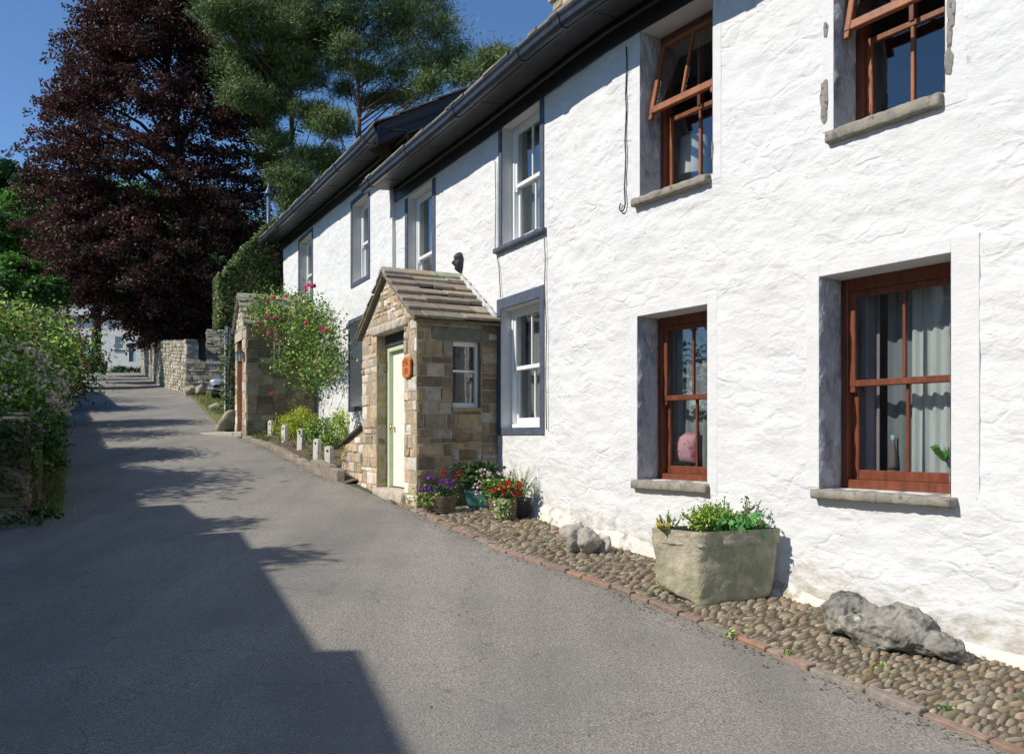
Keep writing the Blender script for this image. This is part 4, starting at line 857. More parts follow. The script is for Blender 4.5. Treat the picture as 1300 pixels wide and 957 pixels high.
mb = MB(); hexa(mb, [(-7.25,19.75,.0),(-7.1,20.1,.0),(-6.0,19.55,.0),(-6.1,19.2,.0),(-7.25,19.75,.1),(-7.1,20.1,.12),(-6.0,19.55,.14),(-6.1,19.2,.12)], (.42,.40,.34)); mb.build('stone_slab', COB, loc=(-6.6,19.6,.02), bevel=.015, label='thin stone slab laid at the lane edge by the second porch', cat='slab')
# ------------------------------------------------------------------ stone trough and rocks on the cobbles
TM = M('trough_sandstone', (.42,.37,.27), .95, .28, 5, 1.0, 30, stain=((.26,.27,.15), 3.2, .48, .66), stain_shade2=((.52,.43,.36), 5, .60, .72), bump2=(.9, 14, .02))
def trough():
    zt = -.735; F_ = (1.462,6.585); R_ = (2.15,6.79); L_ = (1.13,6.90); B_ = (1.84,7.15)
    bot = [(1.455,6.60,-1.34),(2.08,6.80,-1.27),(1.83,7.14,-1.19),(1.145,6.93,-1.18)]
    top = [(*F_,zt),(*R_,zt+.01),(*B_,zt+.01),(*L_,zt+.005)]
    bm = bmesh.new(); b = [bm.verts.new(p) for p in bot]; t = [bm.verts.new(p) for p in top]
    bm.faces.new(b[::-1]); tf = bm.faces.new(t)
    for k in range(4): bm.faces.new([b[k], b[(k+1)%4], t[(k+1)%4], t[k]])
    r = bmesh.ops.inset_region(bm, faces=[tf], thickness=.07)
    inner = tf; e = bmesh.ops.extrude_face_region(bm, geom=[inner]); vs_ = [g for g in e['geom'] if isinstance(g, bmesh.types.BMVert)]
    bmesh.ops.translate(bm, verts=vs_, vec=(0,0,-.12)); 
    if inner.is_valid: bm.faces.remove(inner)
    tr = thing('stone_trough', 'big rough sandstone trough planted with greenery against the white wall', 'trough', (1.6, 6.85, -1.3))
    rough_solid(bm, 15, 2, .035, 6, 'trough', TM, tr, seed=3)
    mb = MB(); mb.add([(p[0]*.92+1.645*.08, p[1]*.92+6.86*.08, zt-.05) for p in top], [(0,1,2,3)]); mb.build('soil', DIRT, tr)
trough()
def plant(name, label, cat, loc, stems, nleaf, spread, h, size, cols, mat=LEAF, wid=.6, group=None, stemcol=(.12,.16,.05), arch=.4, fl=None, flr=.015, flcols=None, flname='flowers', droop=0):
    """stems from the foot with leaves along them"""
    t = thing(name, label, cat, loc, group); mb = MB(); P = []; tips = []
    for k in range(stems):
        an = random.uniform(0, 6.283); r = random.random()**.6; hh = h*random.uniform(.55, 1)*(1-.35*r); p0 = Vector(loc)+Vector((math.cos(an)*spread[0]*.3*r, math.sin(an)*spread[1]*.3*r, 0))
        p2 = Vector(loc)+Vector((math.cos(an)*spread[0]*r, math.sin(an)*spread[1]*r, hh-droop*r)); p1 = (p0+p2)/2+Vector((0,0,hh*.25*arch)); pts = []
        for i in range(6): s = i/5; pts.append(tuple(p0*(1-s)**2+p1*2*s*(1-s)+p2*s*s))
        tube(mb, pts, [.004+.003*(1-i/5) for i in range(6)], 4, stemcol, cap=False); tips.append(p2)
        for i in range(nleaf): s = random.uniform(.2, 1); q = p0*(1-s)**2+p1*2*s*(1-s)+p2*s*s; P.append(q+Vector((random.gauss(0,1), random.gauss(0,1), random.gauss(0,1)))*size*.7)
    mb.build('stems', M('stem', rough=.8, attr=True, var=.1), t)
    leaves([tuple(p) for p in P], size, 'foliage', mat, cols, t, wid=wid)
    if fl:
        mb = MB(); flowers(mb, [tuple(q+Vector((0,0,.01))) for q in random.sample(tips, min(fl, len(tips)))], flr, flcols); mb.build(flname, PETAL, t)
    return t
YG = [(.38,.56,.09),(.30,.48,.08),(.48,.62,.14)]; MG = [(.07,.16,.035),(.10,.20,.04),(.055,.12,.03)]; DG = [(.03,.075,.02),(.045,.10,.025),(.06,.12,.03)]
ZT = -.77
plant('trough_plant', 'bright green feathery plant filling the middle of the trough', 'plant', (1.60,6.88,ZT), 120, 22, (.25,.15), .26, .030, YG, wid=.5)
plant('trough_plant', 'taller stem with small pink buds at the back of the trough', 'plant', (1.72,6.98,ZT), 12, 12, (.14,.1), .35, .03, MG+YG, fl=5, flr=.012, flcols=[(.6,.1,.22)])
plant('trough_plant', 'reddish leggy plant leaning right at the back of the trough', 'plant', (1.88,6.98,ZT), 10, 14, (.2,.1), .40, .034, [(.20,.13,.09),(.12,.16,.06),(.10,.2,.05)], fl=4, flr=.012, flcols=[(.5,.25,.2)])
plant('trough_plant', 'small pale yellow flowered plant at the left rim of the trough', 'plant', (1.27,6.90,ZT), 18, 12, (.10,.08), .18, .018, YG+MG, fl=14, flr=.013, flcols=[(.75,.6,.12),(.75,.7,.4)])
plant('trough_plant', 'orange-yellow blooms spilling over the left end of the trough', 'plant', (1.22,6.80,ZT+.02), 14, 3, (.10,.07), .06, .015, YG, fl=14, flr=.014, flcols=[(.8,.45,.04),(.85,.6,.06)])
plant('trough_plant', 'round-leaved nasturtium at the right rim of the trough with a yellow flower', 'plant', (1.82,6.80,ZT), 34, 7, (.24,.1), .15, .055, [(.10,.33,.07),(.07,.22,.06),(.16,.42,.1)], wid=1.0, fl=2, flr=.03, flcols=[(.8,.7,.05)])
plant('trough_plant', 'dark crinkled leaves at the back right of the trough', 'plant', (1.80,6.93,ZT), 26, 14, (.13,.09), .17, .025, DG, wid=.8)
# rocks
def lumpy(parts, name, mat, label, loc, seed, vox=.02, amp=.03, sc=6):
    bm = bmesh.new(); rr = random.Random(seed)
    for (c, r, rot, tilt) in parts:
        tmp = bmesh.new(); 
        for _ in range(18):
            v = Vector((rr.gauss(0,1), rr.gauss(0,1), rr.gauss(0,1))).normalized(); tmp.verts.new((v.x*r[0], v.y*r[1], v.z*r[2]))
        bmesh.ops.convex_hull(tmp, input=tmp.verts[:])
        for v in [v for v in tmp.verts if not v.link_faces]: tmp.verts.remove(v)
        from mathutils import Matrix
        bmesh.ops.transform(tmp, verts=tmp.verts[:], matrix=Matrix.Translation(Vector(c)-Vector(loc))@Matrix.Rotation(rot, 4, 'Z')@Matrix.Rotation(tilt, 4, 'Y'))
        me_ = bpy.data.meshes.new('tmp'); tmp.to_mesh(me_); tmp.free(); bm.from_mesh(me_); bpy.data.meshes.remove(me_)
    me = bpy.data.meshes.new(name); bm.to_mesh(me); bm.free(); o = finish(me, name, mat, None, loc, True, label=label, cat='boulder')
    r = o.modifiers.new('remesh', 'REMESH'); r.mode = 'VOXEL'; r.voxel_size = vox; r.use_smooth_shade = True
    for (s, st) in ((.16, amp*2), (.05, amp), (.018, amp*.4)):
        tx = bpy.data.textures.new(name+'_noise', 'CLOUDS'); tx.noise_scale = s; tx.noise_depth = 3; d = o.modifiers.new('displace', 'DISPLACE'); d.texture = tx; d.strength = st; d.mid_level = .5; d.texture_coords = 'LOCAL'
    return o
# pitted limestone by the wall, right: two humps and a flat toe
lumpy([((2.33,5.92,-1.24),(.17,.17,.19),.3,.1),((2.40,5.85,-1.17),(.15,.12,.08),-.7,.3),((2.47,5.76,-1.29),(.32,.22,.15),-.95,.0),((2.60,5.64,-1.27),(.24,.20,.17),-.9,.2),((2.73,5.53,-1.33),(.26,.16,.10),-.8,.15)], 'limestone_boulder', ROCKG, 'long pitted grey limestone boulder on the cobbles at the far right', (2.5,5.75,-1.4), 21, .009, .03)
lumpy([((.64,8.40,-1.0),(.22,.17,.16),.2,.1),((.76,8.34,-1.02),(.16,.15,.16),.7,0),((.90,8.30,-1.07),(.07,.07,.12),0,.3)], 'limestone_boulder', M('pale_rock', (.38,.34,.29), .95, .35, 6, 1, 22, stain=((.12,.11,.09), 6, .55, .7)), 'pale angular boulder on the cobbles between the flower baskets and the trough', (.7,8.35,-1.1), 33, .010, .024)

# ------------------------------------------------------------------ pots by the porch
WICK = M('wicker', (.16,.115,.07), .8, .35, 18, .6, 60)
def basket(c, r0, r1, h, sx=1, sy=1):
    mb = MB(); n = 48; rows = 14; vs_ = []
    for j in range(rows*3+1):
        t = j/(rows*3); r = r0+(r1-r0)*t
        for k in range(n):
            w_ = math.sin(k/n*2*math.pi*12+(j//3 % 2)*math.pi); rr = r+.008*w_*abs(math.sin(math.pi*j/3)) + .004*math.sin(math.pi*j/3)
            a = 2*math.pi*k/n; vs_.append((c[0]+rr*math.cos(a)*sx, c[1]+rr*math.sin(a)*sy, c[2]+h*t))
    J = rows*3
    for k in range(n): a = 2*math.pi*k/n; vs_.append((c[0]+(r1-.02)*math.cos(a)*sx, c[1]+(r1-.02)*math.sin(a)*sy, c[2]+h-.03))
    mb.add(vs_, [(j*n+k, j*n+(k+1)%n, (j+1)*n+(k+1)%n, (j+1)*n+k) for j in range(J+1) for k in range(n)]+[tuple((J+1)*n+k for k in range(n))])
    return mb
def potted(kind, label, cat, c, build, group='pots of flowers by the porch'): t = thing(kind, label, cat, c, group); build(t, c); return t
def fill_leaves(t, c, rx, ry, z0, z1, n, size, cols, name='foliage', wid=.6):
    P = np.stack([c[0]+RNG.normal(0, rx*.5, n), c[1]+RNG.normal(0, ry*.5, n), c[2]+RNG.uniform(z0, z1, n)], 1); leaves(P, size, name, LEAF, cols, t, wid=wid)
def flower_heads(t, c, uvs, r, cols, name, n, depth):
    mb = MB(); P = []
    for (u_, v_) in uvs:
        Y = c[1]+depth; p = ((u_-CU)/FL*Y, Y, (CV-v_)/FL*Y)
        for _ in range(n): P.append((p[0]+random.gauss(0, r*.8), p[1]+random.gauss(0, r*.8), p[2]+random.gauss(0, r*.6)))
    flowers(mb, P, r*.62, cols); mb.build(name, PETAL, t)
ca = (-.86, 10.33, lane_z(10.33)+.02)
def ba(t, c):
    basket(c, .165, .195, .20, 1, .8).build('basket', WICK, t, smooth=True)
    fill_leaves(t, c, .2, .13, .17, .33, 500, .045, MG+[(.12,.2,.06)])
    fill_leaves(t, (c[0]-.16,c[1]-.1,c[2]), .18, .06, .08, .24, 260, .042, [(.42,.52,.16),(.5,.58,.28),(.22,.36,.08)], 'trailing_leaves', .8)
    flower_heads(t, c, [(533,623),(543,618),(544,608),(556,616),(566,611),(575,613),(569,618),(552,622)], .036, [(.30,.03,.48),(.40,.07,.60),(.22,.02,.38)], 'purple_flowers', 5, -.06)
    flower_heads(t, c, [(563,600),(583,602)], .036, [(.5,.01,.03)], 'red_flowers', 6, .05)
potted('flower_basket', 'brown basket of purple petunias against the porch corner', 'flower basket', ca, ba)
cb = (-.42, 10.62, lane_z(10.62)+.03)
def bb(t, c):
    mb = MB(); w0, w1, d0, d1, h = .12, .165, .09, .115, .21
    lvl = [(w0,d0,0),(w0+.012,d0+.01,.03),(w1-.015,d1-.01,h-.05),(w1,d1,h-.045),(w1+.008,d1+.006,h),(w1-.01,d1-.01,h),(w1-.02,d1-.02,h-.04)]
    vs_ = []; 
    for (w_, d_, z_) in lvl: vs_ += [(c[0]-w_,c[1]-d_,c[2]+z_),(c[0]+w_,c[1]-d_,c[2]+z_),(c[0]+w_,c[1]+d_,c[2]+z_),(c[0]-w_,c[1]+d_,c[2]+z_)]
    mb.add(vs_, [(i*4+k, i*4+(k+1)%4, (i+1)*4+(k+1)%4, (i+1)*4+k) for i in range(len(lvl)-1) for k in range(4)]+[(24,25,26,27)]); mb.build('pot', M('teal_plastic', (.06,.21,.19), .4, .1, 6), t, bevel=.008, bseg=2)
    fill_leaves(t, c, .26, .14, .24, .55, 650, .07, DG+MG+[(.16,.10,.04)])
    mb = MB()
    for k in range(14): an = random.uniform(0,6.3); tube(mb, [(c[0],c[1],c[2]+.18),(c[0]+.12*math.cos(an),c[1]+.07*math.sin(an),c[2]+.35),(c[0]+.22*math.cos(an),c[1]+.12*math.sin(an),c[2]+random.uniform(.4,.58))], .004, 4, (.1,.12,.04))
    mb.build('stems', M('stem'), t)
potted('planter', 'teal square planter with a tall leafy shrub beside the porch wall', 'planter', cb, bb)
cc = (-.10, 9.98, lane_z(9.98)+.02)
def bc(t, c):
    basket(c, .155, .185, .24, 1, .85).build('basket', WICK, t, smooth=True)
    fill_leaves(t, c, .24, .16, .18, .45, 900, .05, MG+YG[:2])
    fill_leaves(t, (c[0]-.02,c[1]-.17,c[2]), .1, .05, -.03, .24, 260, .04, [(.6,.66,.42),(.45,.55,.22),(.3,.42,.15)], 'trailing_ivy', .85)
    flower_heads(t, c, [(641,617),(637,620),(646,614),(659,615),(650,622),(625,622),(655,625),(640,631)], .038, [(.75,.01,.01),(.62,.01,.02)], 'red_geraniums', 7, -.12)
    flower_heads(t, c, [(616,603),(610,612),(607,620),(621,600),(632,602),(612,597),(606,628)], .035, [(.78,.66,.66),(.82,.75,.74),(.72,.55,.56)], 'pale_pink_flowers', 6, .06)
potted('flower_basket', 'brown basket of scarlet geraniums and pale flowers with ivy trailing down', 'flower basket', cc, bc)
cg = (.10, 10.02, lane_z(10.02)+.02)
def bg_(t, c):
    mb = MB(); lathe(mb, c, [(.001,0),(.09,0),(.12,.2),(.13,.2),(.13,.23),(.11,.23),(.10,.19),(.001,.19)], 24); mb.build('pot', M('dark_pot', (.05,.05,.06), .5, .1), t, smooth=True)
    mb = MB(); P = []
    for k in range(60):
        an = random.uniform(0, 6.3); r = random.uniform(.05,.24); h = random.uniform(.35,.62); p2 = (c[0]+r*math.cos(an), c[1]+r*.6*math.sin(an), c[2]+h); tube(mb, [(c[0]+.03*math.cos(an),c[1]+.03*math.sin(an),c[2]+.18),(c[0]+r*.4*math.cos(an),c[1]+r*.3*math.sin(an),c[2]+h*.7),p2], .0025, 3, (.25,.30,.15), cap=False)
        for i in range(9): s = random.uniform(.4,1); P.append((c[0]+(p2[0]-c[0])*s+random.gauss(0,.012), c[1]+(p2[1]-c[1])*s, c[2]+.18+(h-.18)*s+random.gauss(0,.015)))
    mb.build('stems', M('stem'), t); leaves(P, .022, 'blossom', PETAL, [(.7,.62,.62),(.35,.42,.22),(.65,.6,.58)], t)
potted('planter', 'dark pot of wispy pale pink gaura against the white wall', 'planter', cg, bg_)
mb = MB(); hexa(mb, [(-1.15,10.2,-.96),(-1.1,10.27,-.96),(-.2,10.42,-.95),(-.2,10.34,-.95),(-1.15,10.2,-.915),(-1.1,10.27,-.915),(-.2,10.42,-.9),(-.2,10.34,-.9)], (.42,.38,.31)); mb.build('edging_slab', COB, loc=(-.7,10.3,-.95), bevel=.01, label='narrow stone edging slab under the flower baskets', cat='slab')

# ------------------------------------------------------------------ garden bed with white posts
def bed_wall_x(y): return 5.25-.5*y
ysb = list(np.arange(12.75, 18.9, .25))
mb = MB(); vs_ = []
for y in ysb:
    xl = poly_at(RIGHT, y)+.08; xr = bed_wall_x(y)+.3
    for i in range(5): t = i/4; vs_.append((xl+(xr-xl)*t, y, lane_z(y)+(-.03 if i == 0 else .10+.04*noise.noise(Vector((xl+t, y*2, 0))))))
mb.add(vs_, [(j*5+i, j*5+i+1, (j+1)*5+i+1, (j+1)*5+i) for j in range(len(ysb)-1) for i in range(4)]); mb.build('garden_bed', DIRT, kind='structure', smooth=True)
mb = MB(); y = 12.9
while y < 18.4:                                # edging stones
    l = random.uniform(.2,.4); x = poly_at(RIGHT, y)+.05; x2 = poly_at(RIGHT, y+l*.86)+.05; c_ = tint([(.28,.24,.18)], .7, 1.1); h = random.uniform(.05,.1) if y > 14 else random.uniform(.16,.2)
    hexa(mb, [(x,y,lane_z(y)-.1),(x2,y+l*.84,lane_z(y+l)-.1),(x2+.13,y+l*.84,lane_z(y+l)-.1),(x+.13,y,lane_z(y)-.1),(x,y,lane_z(y)+h),(x2,y+l*.84,lane_z(y+l)+h),(x2+.14,y+l*.84,lane_z(y+l)+h),(x+.14,y,lane_z(y)+h)], c_); y += l*.86
mb.build('bed_edging', COB, kind='structure', bevel=.02, bseg=2)
PM = M('weathered_white_post', (.62,.60,.54), .85, .2, 9, .6, 25, stain=((.25,.23,.17), 9, .56, .68))
def post():
    t = thing('garden_post', None, 'post', (0,0,0), 'white posts along the garden bed'); mb = MB(); n = 9; w_ = .06; pr = [(-w_,-.1),(w_,-.1)]+[(w_*math.cos(math.pi*k/n), .36+w_*.9*math.sin(math.pi*k/n)) for k in range(n+1)]
    m = len(pr); mb.add([(p[0],-.045,p[1]) for p in pr]+[(p[0],.045,p[1]) for p in pr], [tuple(range(m)), tuple(range(2*m-1, m-1, -1))]+[(k, m+k, m+(k+1)%m, (k+1)%m) for k in range(m)])
    mb.build('stone', PM, t, bevel=.008); mb = MB(); lathe(mb, (0,0,0), [(.012,.0),(.022,.0)], 12); 
    mb = MB(); tube(mb, [(0,-.05,.33),(0,-.0,.33)], .02, 10); mb.build('bolt_hole_shade', M('hole_shade', (.02,.018,.015), .9, 0), t); return t  # dark plug paints the shade inside a bolt hole
pt = post()
SP = [(406.5,599,1.0,'nearest the porch'),(391.5,588,1.0,'second from the porch'),(372,575,1.08,'broad middle one of the row'),(352,566,1.0,'fourth, before the lime shrub'),(335,558,.95,'narrow, farthest up the lane')]
for i, (u_, v_, s, lb) in enumerate(SP):
    x, y, z = ground_pt(u_+2, v_); x += .02
    o = pt if i == 0 else pt.copy()
    if i:
        scene.collection.objects.link(o)
        for ch in list(pt.children): c_ = ch.copy(); scene.collection.objects.link(c_); c_.parent = o
    o.location = (x+.1, y, z+.03); o.rotation_euler = (0, R(random.uniform(-3,3)), R(-28+random.uniform(-6,6))); o.scale = (s, s, s*(.95+.04*i*.3)); o['label'] = 'white stone post with a bolt hole, '+lb
def shrub(name, label, cat, c, rx, ry, rz, n, size, cols, clump=40, mat=LEAF, wid=.6, group=None, stems=8, fl=0, flr=.02, flcols=None, flname='flowers', fln=1):
    t = thing(name, label, cat, (c[0], c[1], c[2]-rz), group); C = []
    for _ in range(clump):
        d = unit(RNG.normal(size=3)); r = RNG.uniform(.45, .95); C.append((c[0]+d[0]*rx*r, c[1]+d[1]*ry*r, c[2]+d[2]*rz*r))
    s = min(rx, ry, rz); P = clumps(C, n//clump, (s*.2, s*.2, s*.17)); leaves(P, size, 'foliage', mat, cols, t, wid=wid)
    mb = MB(); b = Vector((c[0], c[1], c[2]-rz))
    for k in range(stems): q = Vector(random.choice(C)); tube(mb, [b+Vector((random.gauss(0,.05*rx), random.gauss(0,.05*rx), -.1)), (b+q)/2+Vector((random.gauss(0,.1*rx), random.gauss(0,.1*rx), 0)), q], [.02*s+.006,.012*s+.004,.004], 5)
    mb.build('stems', BARK, t)
    if fl:
        mb = MB(); idx = RNG.integers(0, len(P), fl); pts = []
        for i in idx:
            p = P[i]; d = unit(np.array([p[0]-c[0], p[1]-c[1], p[2]-c[2]])); q = np.array(c)+d*np.array([rx,ry,rz])*RNG.uniform(.85,1.12)
            for _ in range(fln): pts.append(tuple(q+RNG.normal(0, flr*1.2, 3)))
        flowers(mb, pts, flr, flcols); mb.build(flname, PETAL, t)
    return t
LIME = [(.50,.58,.05),(.40,.50,.05),(.58,.62,.10),(.30,.40,.05)]
x, y, z = ground_pt(352, 562); shrub('lime_shrub', 'lime-green shrub behind the white posts beside the second porch', 'shrub', (x+.35,y+.15,z+.40), .45,.55,.36, 3200, .045, LIME, 40)
x, y, z = ground_pt(385, 577); shrub('garden_shrub', 'mid green leafy shrub under the climbing rose', 'shrub', (x+.35,y+.25,z+.42), .42,.45,.36, 2200, .05, MG+YG, 34)
x, y, z = ground_pt(398, 575); shrub('lime_shrub', 'taller lime-green plant close to the white wall under the rose', 'shrub', (x+.45,y+1.0,z+.55), .34,.4,.38, 1800, .045, LIME+YG, 26)
x, y, z = ground_pt(425, 606); shrub('wild_flowers', 'red-tinged wild flowers and grass beside the low coping', 'plant', (x+.35,y+.2,z+.38), .38,.35,.28, 1900, .028, [(.42,.40,.08),(.5,.16,.1),(.2,.3,.06),(.5,.3,.12)], 40, wid=.35)
x, y, z = ground_pt(322, 561); shrub('garden_weeds', 'yellowish weeds at the foot of the second porch wall', 'plant', (x+.15,y,z+.12), .28,.3,.16, 700, .04, [(.3,.32,.08),(.18,.25,.06)], 16, wid=.4)
for k, (u_, v_) in enumerate(((343,566),(362,573),(380,585),(398,597))):
    x, y, z = ground_pt(u_, v_); shrub('edging_weeds', ['wispy weeds between the last two white posts','wispy weeds between the fourth post and the middle one','grey-green weeds between the middle and second posts','dry yellow weeds beside the front white post'][k], 'plant', (x+.2,y+.1,z+.15), .2,.25,.15, 500, .032, [(.35,.36,.12),(.2,.27,.09),(.4,.25,.12)], 14, wid=.35, group='weeds between the garden posts')
# climbing rose
def rose():
    t = thing('climbing_rose', 'climbing rose with bright pink blooms trained against the white wall', 'rose', (*ground_pt(402, 588)[:2], -.4)); base = Vector(FC.P(FC.au(403), .35, -.4)); mb = MB()
    C = []
    cent = [(345,395),(360,385),(378,385),(395,393),(350,410),(368,405),(388,405),(405,408),(415,425),(365,425),(385,425),(400,430),(372,445),(390,448),(408,448),(420,455),(380,465),(398,470),(412,470),(335,388),(395,480),(330,400),(360,460)]
    for (u_, v_) in cent:
        n = random.uniform(.25, 1.0) if u_ > 350 else random.uniform(1.1, 1.35); C.append(at_n(FC, u_, v_, n))
    P = clumps(C, 430, (.17,.24,.17)); leaves(P, .068, 'foliage', LEAF, MG+MG+YG+[(.20,.13,.06)], t)
    for (u_, v_) in ((392,400),(375,430),(415,440),(400,450),(385,465),(350,400)):
        q = Vector(at_n(FC, u_, v_, .5)); m = base.lerp(q, .5)+Vector((random.gauss(0,.12), random.gauss(0,.12), 0)); tube(mb, [base+Vector((random.gauss(0,.06),random.gauss(0,.06),0)), base.lerp(q,.25)+Vector((0,0,.15)), m, q], [.02,.016,.012,.006], 6)
    mb.build('stems', M('rose_stem', (.16,.12,.07), .85, .3, 12), t)
    mb = MB(); bl = [(330,410),(336,416),(338,405),(341,402),(349,403),(387,365),(391,362),(396,364),(388,368),(399,363),(363,376),(340,382),(408,418),(415,419),(389,410),(350,420),(364,427),(326,413),(348,378),(341,424),(400,460),(352,433),(340,400),(345,500)]
    flowers(mb, [at_n(FC, u_, v_, random.uniform(.8, 1.2) if u_ > 350 else 1.45) for u_, v_ in bl for _ in range(2)], .055, [(.78,.10,.24),(.70,.06,.18),(.82,.20,.32)]); mb.build('pink_blooms', PETAL, t)
rose()

# ------------------------------------------------------------------ ivied house end beyond the second porch
def ivy_house():
    h = thing('house_end', 'dark stone house end smothered in ivy beyond the second porch', 'house', (-6.6, 23.5, .4))
    Fd = Fr((-7.75, 22.9), (.894, .42)); Pd = lambda s, n, z: (Fd.o[0]+Fd.d[0]*s+Fd.d[1]*n, Fd.o[1]+Fd.d[1]*s-Fd.d[0]*n, z)
    # face seen from the camera: s to the right, n towards the camera
    mb = MB(); top = [(0,4.35),(.5,5.0),(1.2,5.75),(1.9,6.25),(3.2,6.6)]
    f = [Pd(0,0,.2)]+[Pd(s,0,z) for s, z in top]+[Pd(3.2,0,.2)]; b = [Pd(.6,-2.5,.2)]+[Pd(max(s,.6),-2.5,z) for s, z in top]+[Pd(3.2,-2.5,.2)]; m = len(f)
    mb.add(f+b, [tuple(range(m))[::-1], tuple(range(m, 2*m))]+[(k, k+1, m+k+1, m+k) for k in range(m-1)]); mb.build('wall', M('dark_rubble', (.10,.08,.055), .95, .4, 6, 1, 14), h)
    mb = MB(); stone_wall(mb, Pd, .05, 3.2, lambda s: .3, 6, .1, .22, .15, .4, [(.13,.10,.07),(.18,.15,.1),(.10,.08,.05)], lambda sc, zc_, a_, b_, z0, z1: z1 < 4.3+.9*a_ and z1 < 6); mb.build('rubble_stones', DSTONE, h)
    mb = MB(); fbox(mb, Pd, .0, .35, .0, .06, .45, 3.0); mb.build('white_pier', SMOOTHW, h, bevel=.02)
    iv = thing('ivy', 'ivy with pinkish young leaves covering the house end, thick at its left edge', 'ivy', Pd(.3, .2, .5)); P = []
    for _ in range(26000):
        s = RNG.uniform(-.12, 1.75); zt_ = np.interp(s, [-.12,.5,1.2,1.9,3.2], [4.2,5.05,5.8,6.3,6.6])+.08; zb = .7 if s < .35 else 2.0+ (s-.35)*.6
        z = RNG.uniform(zb, zt_)
        if s > 1.25 and RNG.random() > math.exp(-(s-1.25)*5) : continue
        if z < 3.1 and s < .17 and RNG.random() < .85: continue
        th = .10+.16*max(0, noise.noise(Vector((s*2.2, z*1.6, 0)))+.4); P.append(Pd(s, RNG.uniform(.02, th)+ (.0), z))
    for _ in range(5000): z = RNG.uniform(3.0, 4.4); P.append(Pd(-.05-RNG.uniform(0,.12), RNG.uniform(-1.2, .1), z))
    for _ in range(5000): s = RNG.uniform(0, 2.2); P.append(Pd(s, RNG.uniform(-.8, .15), np.interp(s, [0,.5,1.2,1.9], [4.35,5.0,5.75,6.25])+RNG.normal(.06,.07)))
    leaves(P, .075, 'foliage', LEAF, MG+MG+[(.42,.30,.19),(.55,.40,.28),(.26,.36,.12),(.36,.38,.17),(.2,.3,.1)], iv, wid=.8, up=.2)
    mb = MB()
    for k in range(7): s = random.uniform(.0,1.2); tube(mb, [Pd(s,.05,.4),Pd(s+random.uniform(-.2,.2),.06,1.8),Pd(s+random.uniform(-.2,.4),.06,3.4)], [.03,.02,.01], 6)
    mb.build('stems', BARK, iv)
    x, y, z = (341-CU)/FL*24.5, 24.5, 5.6
    fl = thing('flue_pipe', 'steel blue flue pipe with a pointed cap above the ivy', 'flue', (x, y, z)); zt_ = (CV-246)/FL*y
    mb = MB(); lathe(mb, (x,y,0), [(.055,z),(.055,zt_),(.001,zt_)], 14); mb.build('pipe', M('flue_steel', (.09,.12,.16), .5, .1, metal=.1), fl, smooth=True)
    mb = MB(); lathe(mb, (x,y,zt_-.03), [(.001,0),(.12,0),(.11,.04),(.03,.22),(.012,.35),(.001,.36)], 14); mb.build('cap', M('flue_steel'), fl, smooth=True)
ivy_house()
# ------------------------------------------------------------------ garden wall and hedge on the left of the lane
FLo = (-5.72, 10.05); FLd = (-.474, .88)        # runs up the lane; face looks towards +X
Pl = lambda s, n, z: (FLo[0]+FLd[0]*s+FLd[1]*n, FLo[1]+FLd[1]*s-FLd[0]*n, z+lane_z(FLo[1]+FLd[1]*s))
lw2 = thing('garden_wall', 'old dry-stone garden wall on the left, under the overhanging shrubs', 'wall', (-5.9,10.2,-1))
LS = [(.20,.155,.105),(.25,.20,.145),(.16,.13,.09),(.30,.255,.20)]
mb = MB(); stone_wall(mb, Pl, 0, 22, lambda s: -.1, .98, .07,.15,.14,.36, LS, gap=.009, prot=(-.02,.03)); mb.build('lane_face', DSTONE, lw2)
Pr = lambda s, n, z: (FLo[0]-.88*s+.474*n, FLo[1]-.474*s-.88*n, z+lane_z(FLo[1])-.0)
mb = MB(); stone_wall(mb, Pr, 0, 5, lambda s: -.15, 1.0, .07,.15,.12,.34, LS, gap=.009, prot=(-.02,.035)); mb.build('end_face', DSTONE, lw2)
mb = MB()
for k in range(22): hexa(mb, [Pl(k,-.45,-.2),Pl(k,-.03,-.2),Pl(k+1,-.03,-.2),Pl(k+1,-.45,-.2),Pl(k,-.45,.97),Pl(k,-.03,.97),Pl(k+1,-.03,.97),Pl(k+1,-.45,.97)])
hexa(mb, [Pr(0,-.45,-.2),Pr(0,-.03,-.2),Pr(5,-.03,-.2),Pr(5,-.45,-.2),Pr(0,-.45,.98),Pr(0,-.03,.98),Pr(5,-.03,.98),Pr(5,-.45,.98)])
mb.c = [(.26,.21,.15)]*len(mb.c); mb.build('core', DSTONE, lw2)
mb = MB(); s = 0
while s < 22: l = random.uniform(.1,.22); h = random.uniform(.1,.17); c_ = tint(LS, .8, 1.2); hexa(mb, [Pl(s+.01,-.42,.97),Pl(s+.01,.03,.97),Pl(s+l,.03,.97),Pl(s+l,-.42,.97),Pl(s+.02,-.4,.97+h),Pl(s+.03,.0,.97+h),Pl(s+l-.01,.01,.97+h*.9),Pl(s+l-.02,-.4,.97+h)], c_); s += l
s = 0
while s < 5: l = random.uniform(.1,.22); h = random.uniform(.06,.12); c_ = tint(LS, .8, 1.2); hexa(mb, [Pr(s+.01,-.42,.99),Pr(s+.01,.03,.99),Pr(s+l,.03,.99),Pr(s+l,-.42,.99),Pr(s+.02,-.4,.99+h),Pr(s+.03,.0,.99+h),Pr(s+l-.01,.01,.99+h*.9),Pr(s+l-.02,-.4,.99+h)], c_); s += l
mb.build('cope_stones', DSTONE, lw2, bevel=.01)
